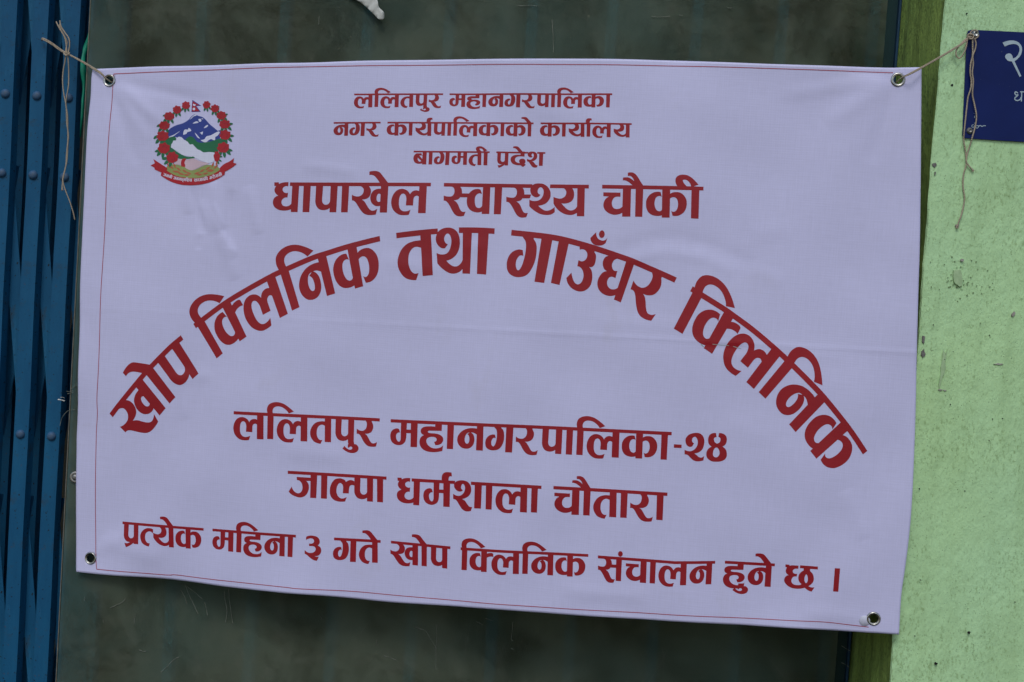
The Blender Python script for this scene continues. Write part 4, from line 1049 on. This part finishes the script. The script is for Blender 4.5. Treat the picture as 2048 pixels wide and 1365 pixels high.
# knot
for k in range(5):
    a0 = k * 1.1
    tw([P3(133.5 + 5.5 * cos(a0 + t * 1.25), 107 + (2.6 + .5 * k) * sin(a0 + t * 1.25), .2175 - .0035 * sin(t * 1.3 + k)) for t in range(6)], 0.0013, tl, 'knot')
# long hanging loop
tw([P3(132, 110, .218), P3(130, 124, .22), P3(126.5, 142, .221), P3(125.5, 165, .222), P3(128, 190, .221), P3(132, 208, .22), P3(133, 222, .22), P3(133.5, 245, .221), P3(137, 270, .221), P3(135.5, 295, .222), P3(134, 320, .221), P3(131, 336, .22), P3(126.5, 352, .22), P3(125, 368, .22), P3(124, 381, .219)], 0.00125, tl)
tw([P3(135.5, 110, .217), P3(137, 128, .218), P3(137.5, 150, .219), P3(137, 172, .219), P3(133, 196, .219), P3(131.5, 208, .218), P3(135, 230, .219), P3(135.5, 255, .22), P3(136, 280, .221), P3(133, 310, .221), P3(131.5, 334, .22), P3(127.5, 352, .22), P3(126, 364, .22), P3(130.5, 380, .221), P3(139, 402, .222), P3(146, 424, .223), P3(150, 440, .226)], 0.00115, tl)
for dx in (-1.6, 0, 1.6): tw([P3(125, 372, .22), P3(124.5 + dx, 382, .219)], 0.0006, tl, 'frayed_end')

nail = at(1949, 69, -0.004)
tr = thing('twine', 'beige twine from the top right grommet, looped over the screw of the blue sign', 'string', tuple(nail), 'twine ties of the banner')
del tl['group'], tr['group']
g1 = surf_np([1793], [165], -0.006)[0]; ge = surf_np([1802], [157.5], 0.004)[0]
for dy in (-.9, 1.0):
    tw([Vector(g1), Vector(ge), P3(1822, 147 + dy, -.026), P3(1855, 129 + dy, -.022), P3(1895, 106 + dy, -.016), P3(1925, 87 + dy, -.014), P3(1937, 77 + dy * .5, -.014), P3(1944, 73, -.014)], 0.00115, tr)
tw([P3(1942, 72, -.014), P3(1930, 80, -.013), P3(1920, 90, -.012), P3(1912.5, 102, -.011), P3(1913, 112, -.011), P3(1918, 117, -.011), P3(1925, 111, -.011), P3(1931, 99, -.012), P3(1934, 84, -.013), P3(1936, 70, -.015), P3(1942, 69, -.016)], 0.00125, tr)
for k in range(4):
    a0 = k * 1.3
    tw([P3(1942 + 5 * cos(a0 + t), 73.5 + 5 * sin(a0 + t), -.014 - .002 * sin(t * 1.7 + k)) for t in range(6)], 0.0013, tr, 'knot')
tw([P3(1949 + 8.6 * cos(a), 69 + 8.6 * sin(a), -.0095) for a in np.linspace(.2, 5.6, 9)], 0.00115, tr, 'knot')
tw([P3(1945, 76, -.014), P3(1945.5, 92, -.0125), P3(1945, 110, -.012), P3(1941.5, 128, -.0115), P3(1940.5, 146, -.0115), P3(1942.5, 162, -.011), P3(1941.5, 178, -.011), P3(1936, 195, -.011), P3(1933.5, 215, -.011), P3(1931, 240, -.011), P3(1928.5, 262, -.012), P3(1927.5, 280, -.008), P3(1930.5, 300, -.006), P3(1932, 318, -.0055), P3(1932, 332, -.0055), P3(1927, 350, -.005), P3(1926, 372, -.005), P3(1929, 395, -.005), P3(1927, 412, -.005), P3(1923, 430, -.005), P3(1918, 443, -.005), P3(1914, 454, -.005)], 0.0013, tr)
tw([P3(1949, 77, -.014), P3(1952, 88, -.0125), P3(1950, 100, -.012), P3(1945.5, 112, -.0135), P3(1946.5, 128, -.0125), P3(1944.5, 146, -.0130), P3(1946.5, 164, -.012), P3(1945, 190, -.011), P3(1949, 210, -.011), P3(1953, 232, -.011), P3(1951, 250, -.011), P3(1945.5, 272, -.012), P3(1941, 288, -.008), P3(1935, 306, -.0065), P3(1932.5, 322, -.0075), P3(1936, 330, -.006), P3(1941, 336, -.0055), P3(1946, 341, -.005)], 0.0013, tr)
for dx, dy in ((-1.5, 3), (1, 3.5), (2.5, 1)): tw([P3(1944, 338, -.005), P3(1946 + dx, 341 + dy, -.005)], 0.0007, tr, 'frayed_end')
for dx, dy in ((-2, 4), (0, 5), (2, 4)): tw([P3(1915, 450, -.005), P3(1914 + dx, 453 + dy, -.005)], 0.0009, tr, 'frayed_end')

# ------------------------------------------------------------------ blue sign
YS = -0.0055
sg = thing('sign', 'navy blue enamel sign with pale Devanagari characters screwed to the green wall', 'sign', tuple(at(1990, 170, YS)))
tlp, trp = at(1939, 60, YS), at(2150, 70, YS); blp, brp = at(1925.5, 276, YS), at(2150, 288, YS)
# true flat plate with clipped and rounded corners
out2 = [(1942, 60), (2000, 62.6), (2150, 70), (2150, 290), (2000, 281.5), (1931, 276.8), (1926.8, 274.5), (1925, 270), (1928, 200), (1931, 130), (1934, 68), (1936.5, 62)]
bm = bmesh.new()
fv = [bm.verts.new(at(a, b, YS)) for a, b in out2]; bk = [bm.verts.new(v.co + Vector((0, 0.0016, 0))) for v in fv]
bm.faces.new(fv); bm.faces.new(bk[::-1])
for k in range(len(fv)): bm.faces.new((fv[k], fv[(k + 1) % len(fv)], bk[(k + 1) % len(fv)], bk[k]))
bm_obj('plate', bm, M_SIGN, sg)
def sign_print(name, polys, label=None):
    verts = []; faces = []; kinds = []
    for kind, p in polys:
        p = np.asarray(p); A = 0.5 * np.sum(p[:, 0] * np.roll(p[:, 1], -1) - np.roll(p[:, 0], -1) * p[:, 1])
        if A < 0: p = p[::-1]
        i0 = len(verts); verts += [Vector(a) for a in p]; faces.append(list(range(i0, i0 + len(p)))); kinds.append(kind)
    vo, eo, fo, ov, oe, of = delaunay_2d_cdt(verts, [], faces, 0, 1e-4, True)
    F = [f[::-1] for f, ids in zip(fo, of) if ids and ('F' in {kinds[i] for i in ids} or 'H' not in {kinds[i] for i in ids})]
    V = [at(v[0], v[1], YS - 0.0004) for v in vo]
    o = mesh_obj(name, V, F, M_SIGNTXT, sg)
    if label: o['label'] = label
SV = lambda s: np.array([1760, 40]) + smooth_poly(parse(s)) / 5.25
def stroke(pts, w, cap=True):
    c = catmull([(a, b, 0) for a, b in pts], 6); c = np.array([(v.x, v.y) for v in c])
    t = np.gradient(c, axis=0); t /= np.maximum(np.linalg.norm(t, axis=1)[:, None], 1e-6); n = np.stack([-t[:, 1], t[:, 0]], 1)
    return ('F', np.array([1760, 40]) + np.r_[c + n * w / 2, (c - n * w / 2)[::-1]] / 5.25)
sign_print('character', [('B', SV("1287,240* 1340,222 1400,218 1450,235 1485,275 1492,320 1475,375 1440,415 1412,435* 1484,590* 1466,600* 1385,437* 1345,430 1318,400 1318,372 1345,354 1375,360 1392,385 1395,408* 1435,385 1458,345 1465,305 1450,270 1415,255 1370,258 1310,280*"))], 'large pale character at the top of the sign')
sign_print('character', [stroke([(1448, 770), (1425, 756), (1416, 772), (1428, 790), (1448, 788), (1442, 800), (1418, 818), (1420, 840), (1445, 848), (1472, 835), (1482, 812)], 11),
                         stroke([(1487, 750), (1487, 800), (1484, 858)], 11), stroke([(1470, 757), (1520, 757), (1600, 760)], 10), stroke([(1540, 757), (1538, 860)], 11)], 'small pale characters near the right edge of the sign')
sign_print('ornament', [stroke([(985, 1100), (966, 1108), (966, 1124), (980, 1130), (992, 1112), (1005, 1112), (1006, 1130), (1022, 1138), (1034, 1124), (1026, 1110), (1010, 1116)], 6),
                        stroke([(1034, 1118), (1055, 1110), (1070, 1120), (1090, 1112), (1112, 1114)], 8), stroke([(990, 1082), (1000, 1092), (1012, 1100)], 5), stroke([(992, 1008), (994, 1022), (992, 1030)], 6), stroke([(986, 980), (988, 986)], 6)], 'small pale scroll mark at the lower left of the sign')
def screw(px, py, r, mat):
    p = at(px, py, YS - 0.0004)
    bm = bmesh.new(); R = lathe(bm, p, (0, -1, 0), [(r * 1.35, 0), (r * 1.3, .0010), (r * .95, .0014), (r * .9, .0030), (r * .55, .0036), (r * .5, .0024)], 24, False); bm.faces.new(R[-1])
    bm_obj('screw', bm, mat, sg, True)
screw(1950.5, 69, 0.0052, M_NICKEL); screw(1939.5, 262, 0.0042, M_STEEL)

# ------------------------------------------------------------------ torn paper at the top
tp = thing('torn_paper', 'torn off white paper scrap hanging from above onto the dark sheet', 'paper', tuple(at(745, 10, Y_SHEET - 0.01)))
PV = smooth_poly(parse("640,-170* 860,-170* 960,-60 1040,0 1057,60 1095,100 1100,125* 1090,160 1060,162 1030,135 985,90 930,40 870,0 740,-70"), 5)
fr_ = []; bmp = bmesh.new()
cx = PV.mean(0)
topv = []
for a, b in PV:
    px, py = 500 + a / 4.096, b / 4.096
    lift = 0.012 + 0.010 * max(0, min(1, (a - 850) / 250.0)) + 0.003 * sin(a * .05)
    topv.append((px, py, lift))
vv, ee, ff, _, _, of = delaunay_2d_cdt([Vector((a, b)) for a, b, _ in topv] + [Vector((690 + 6 * i, -35 + 9 * j)) for i in range(13) for j in range(9)], [], [list(range(len(topv)))[::1]], 0, 1e-4, True)
def lift_f(px, py): return 0.008 + 0.010 * max(0, min(1, (px - 700) / 65.0)) + 0.0015 * sin(px * .3 + py * .2)
VV = []
for v_ in vv: VV.append(at(v_[0], v_[1], Y_SHEET - lift_f(v_[0], v_[1])))
FF = [f for f, ids in zip(ff, of) if ids]
po = mesh_obj('scrap', VV, FF, M_PAPER, tp, smooth=True)
ms = po.modifiers.new('thickness', 'SOLIDIFY'); ms.thickness = 0.0006

# ------------------------------------------------------------------ green plastic ribbon caught behind the sheet edge
gr = thing('plastic_ribbon', 'green plastic ribbon hanging in the gap left of the sheet', 'ribbon', tuple(at(166, 130, 0.24)))
bm = bmesh.new()
LR = [(178, 60, 184), (174, 75, 180), (166, 95, 178), (164, 110, 171), (161, 125, 170), (160.5, 140, 172), (162, 155, 173), (164, 165, 173), (165, 180, 171), (163, 200, 169), (162, 225, 168), (161, 250, 165), (160, 275, 163)]
prev = None
for i, (a, y_, b) in enumerate(LR):
    yy = Y_SHEET + 0.004 + 0.004 * sin(i * 1.1)
    cur = [bm.verts.new(at(a, y_, yy)), bm.verts.new(at((a + b) / 2, y_, yy - 0.003 * cos(i * .9))), bm.verts.new(at(b, y_, yy + 0.004))]
    if prev:
        for k in range(2): bm.faces.new((prev[k], prev[k + 1], cur[k + 1], cur[k]))
    prev = cur
go = bm_obj('strip', bm, M_RIBBON, gr, True); ms = go.modifiers.new('thickness', 'SOLIDIFY'); ms.thickness = 0.0004
# scrap of white tape poking out from behind the sheet
tpz = thing('tape_scrap', 'short white scrap of tape poking out past the left edge of the sheet', 'tape', tuple(at(124, 800, Y_SHEET)))
bm = bmesh.new()
for (a, b) in (((116, 799.5), (129, 802.5)), ((121, 795.0), (129, 796.5))):
    tube(bm, [at(a[0], a[1], Y_SHEET - .002), at((a[0] + b[0]) / 2, (a[1] + b[1]) / 2 - .5, Y_SHEET - .004), at(b[0], b[1], Y_SHEET - .002)], 0.0011 if a[1] > 797 else 0.0004, 6, 4)
bm_obj('tape', bm, M_PAPER, tpz)
print('tris', sum(len(o.data.polygons) for o in bpy.data.objects if o.type == 'MESH'))
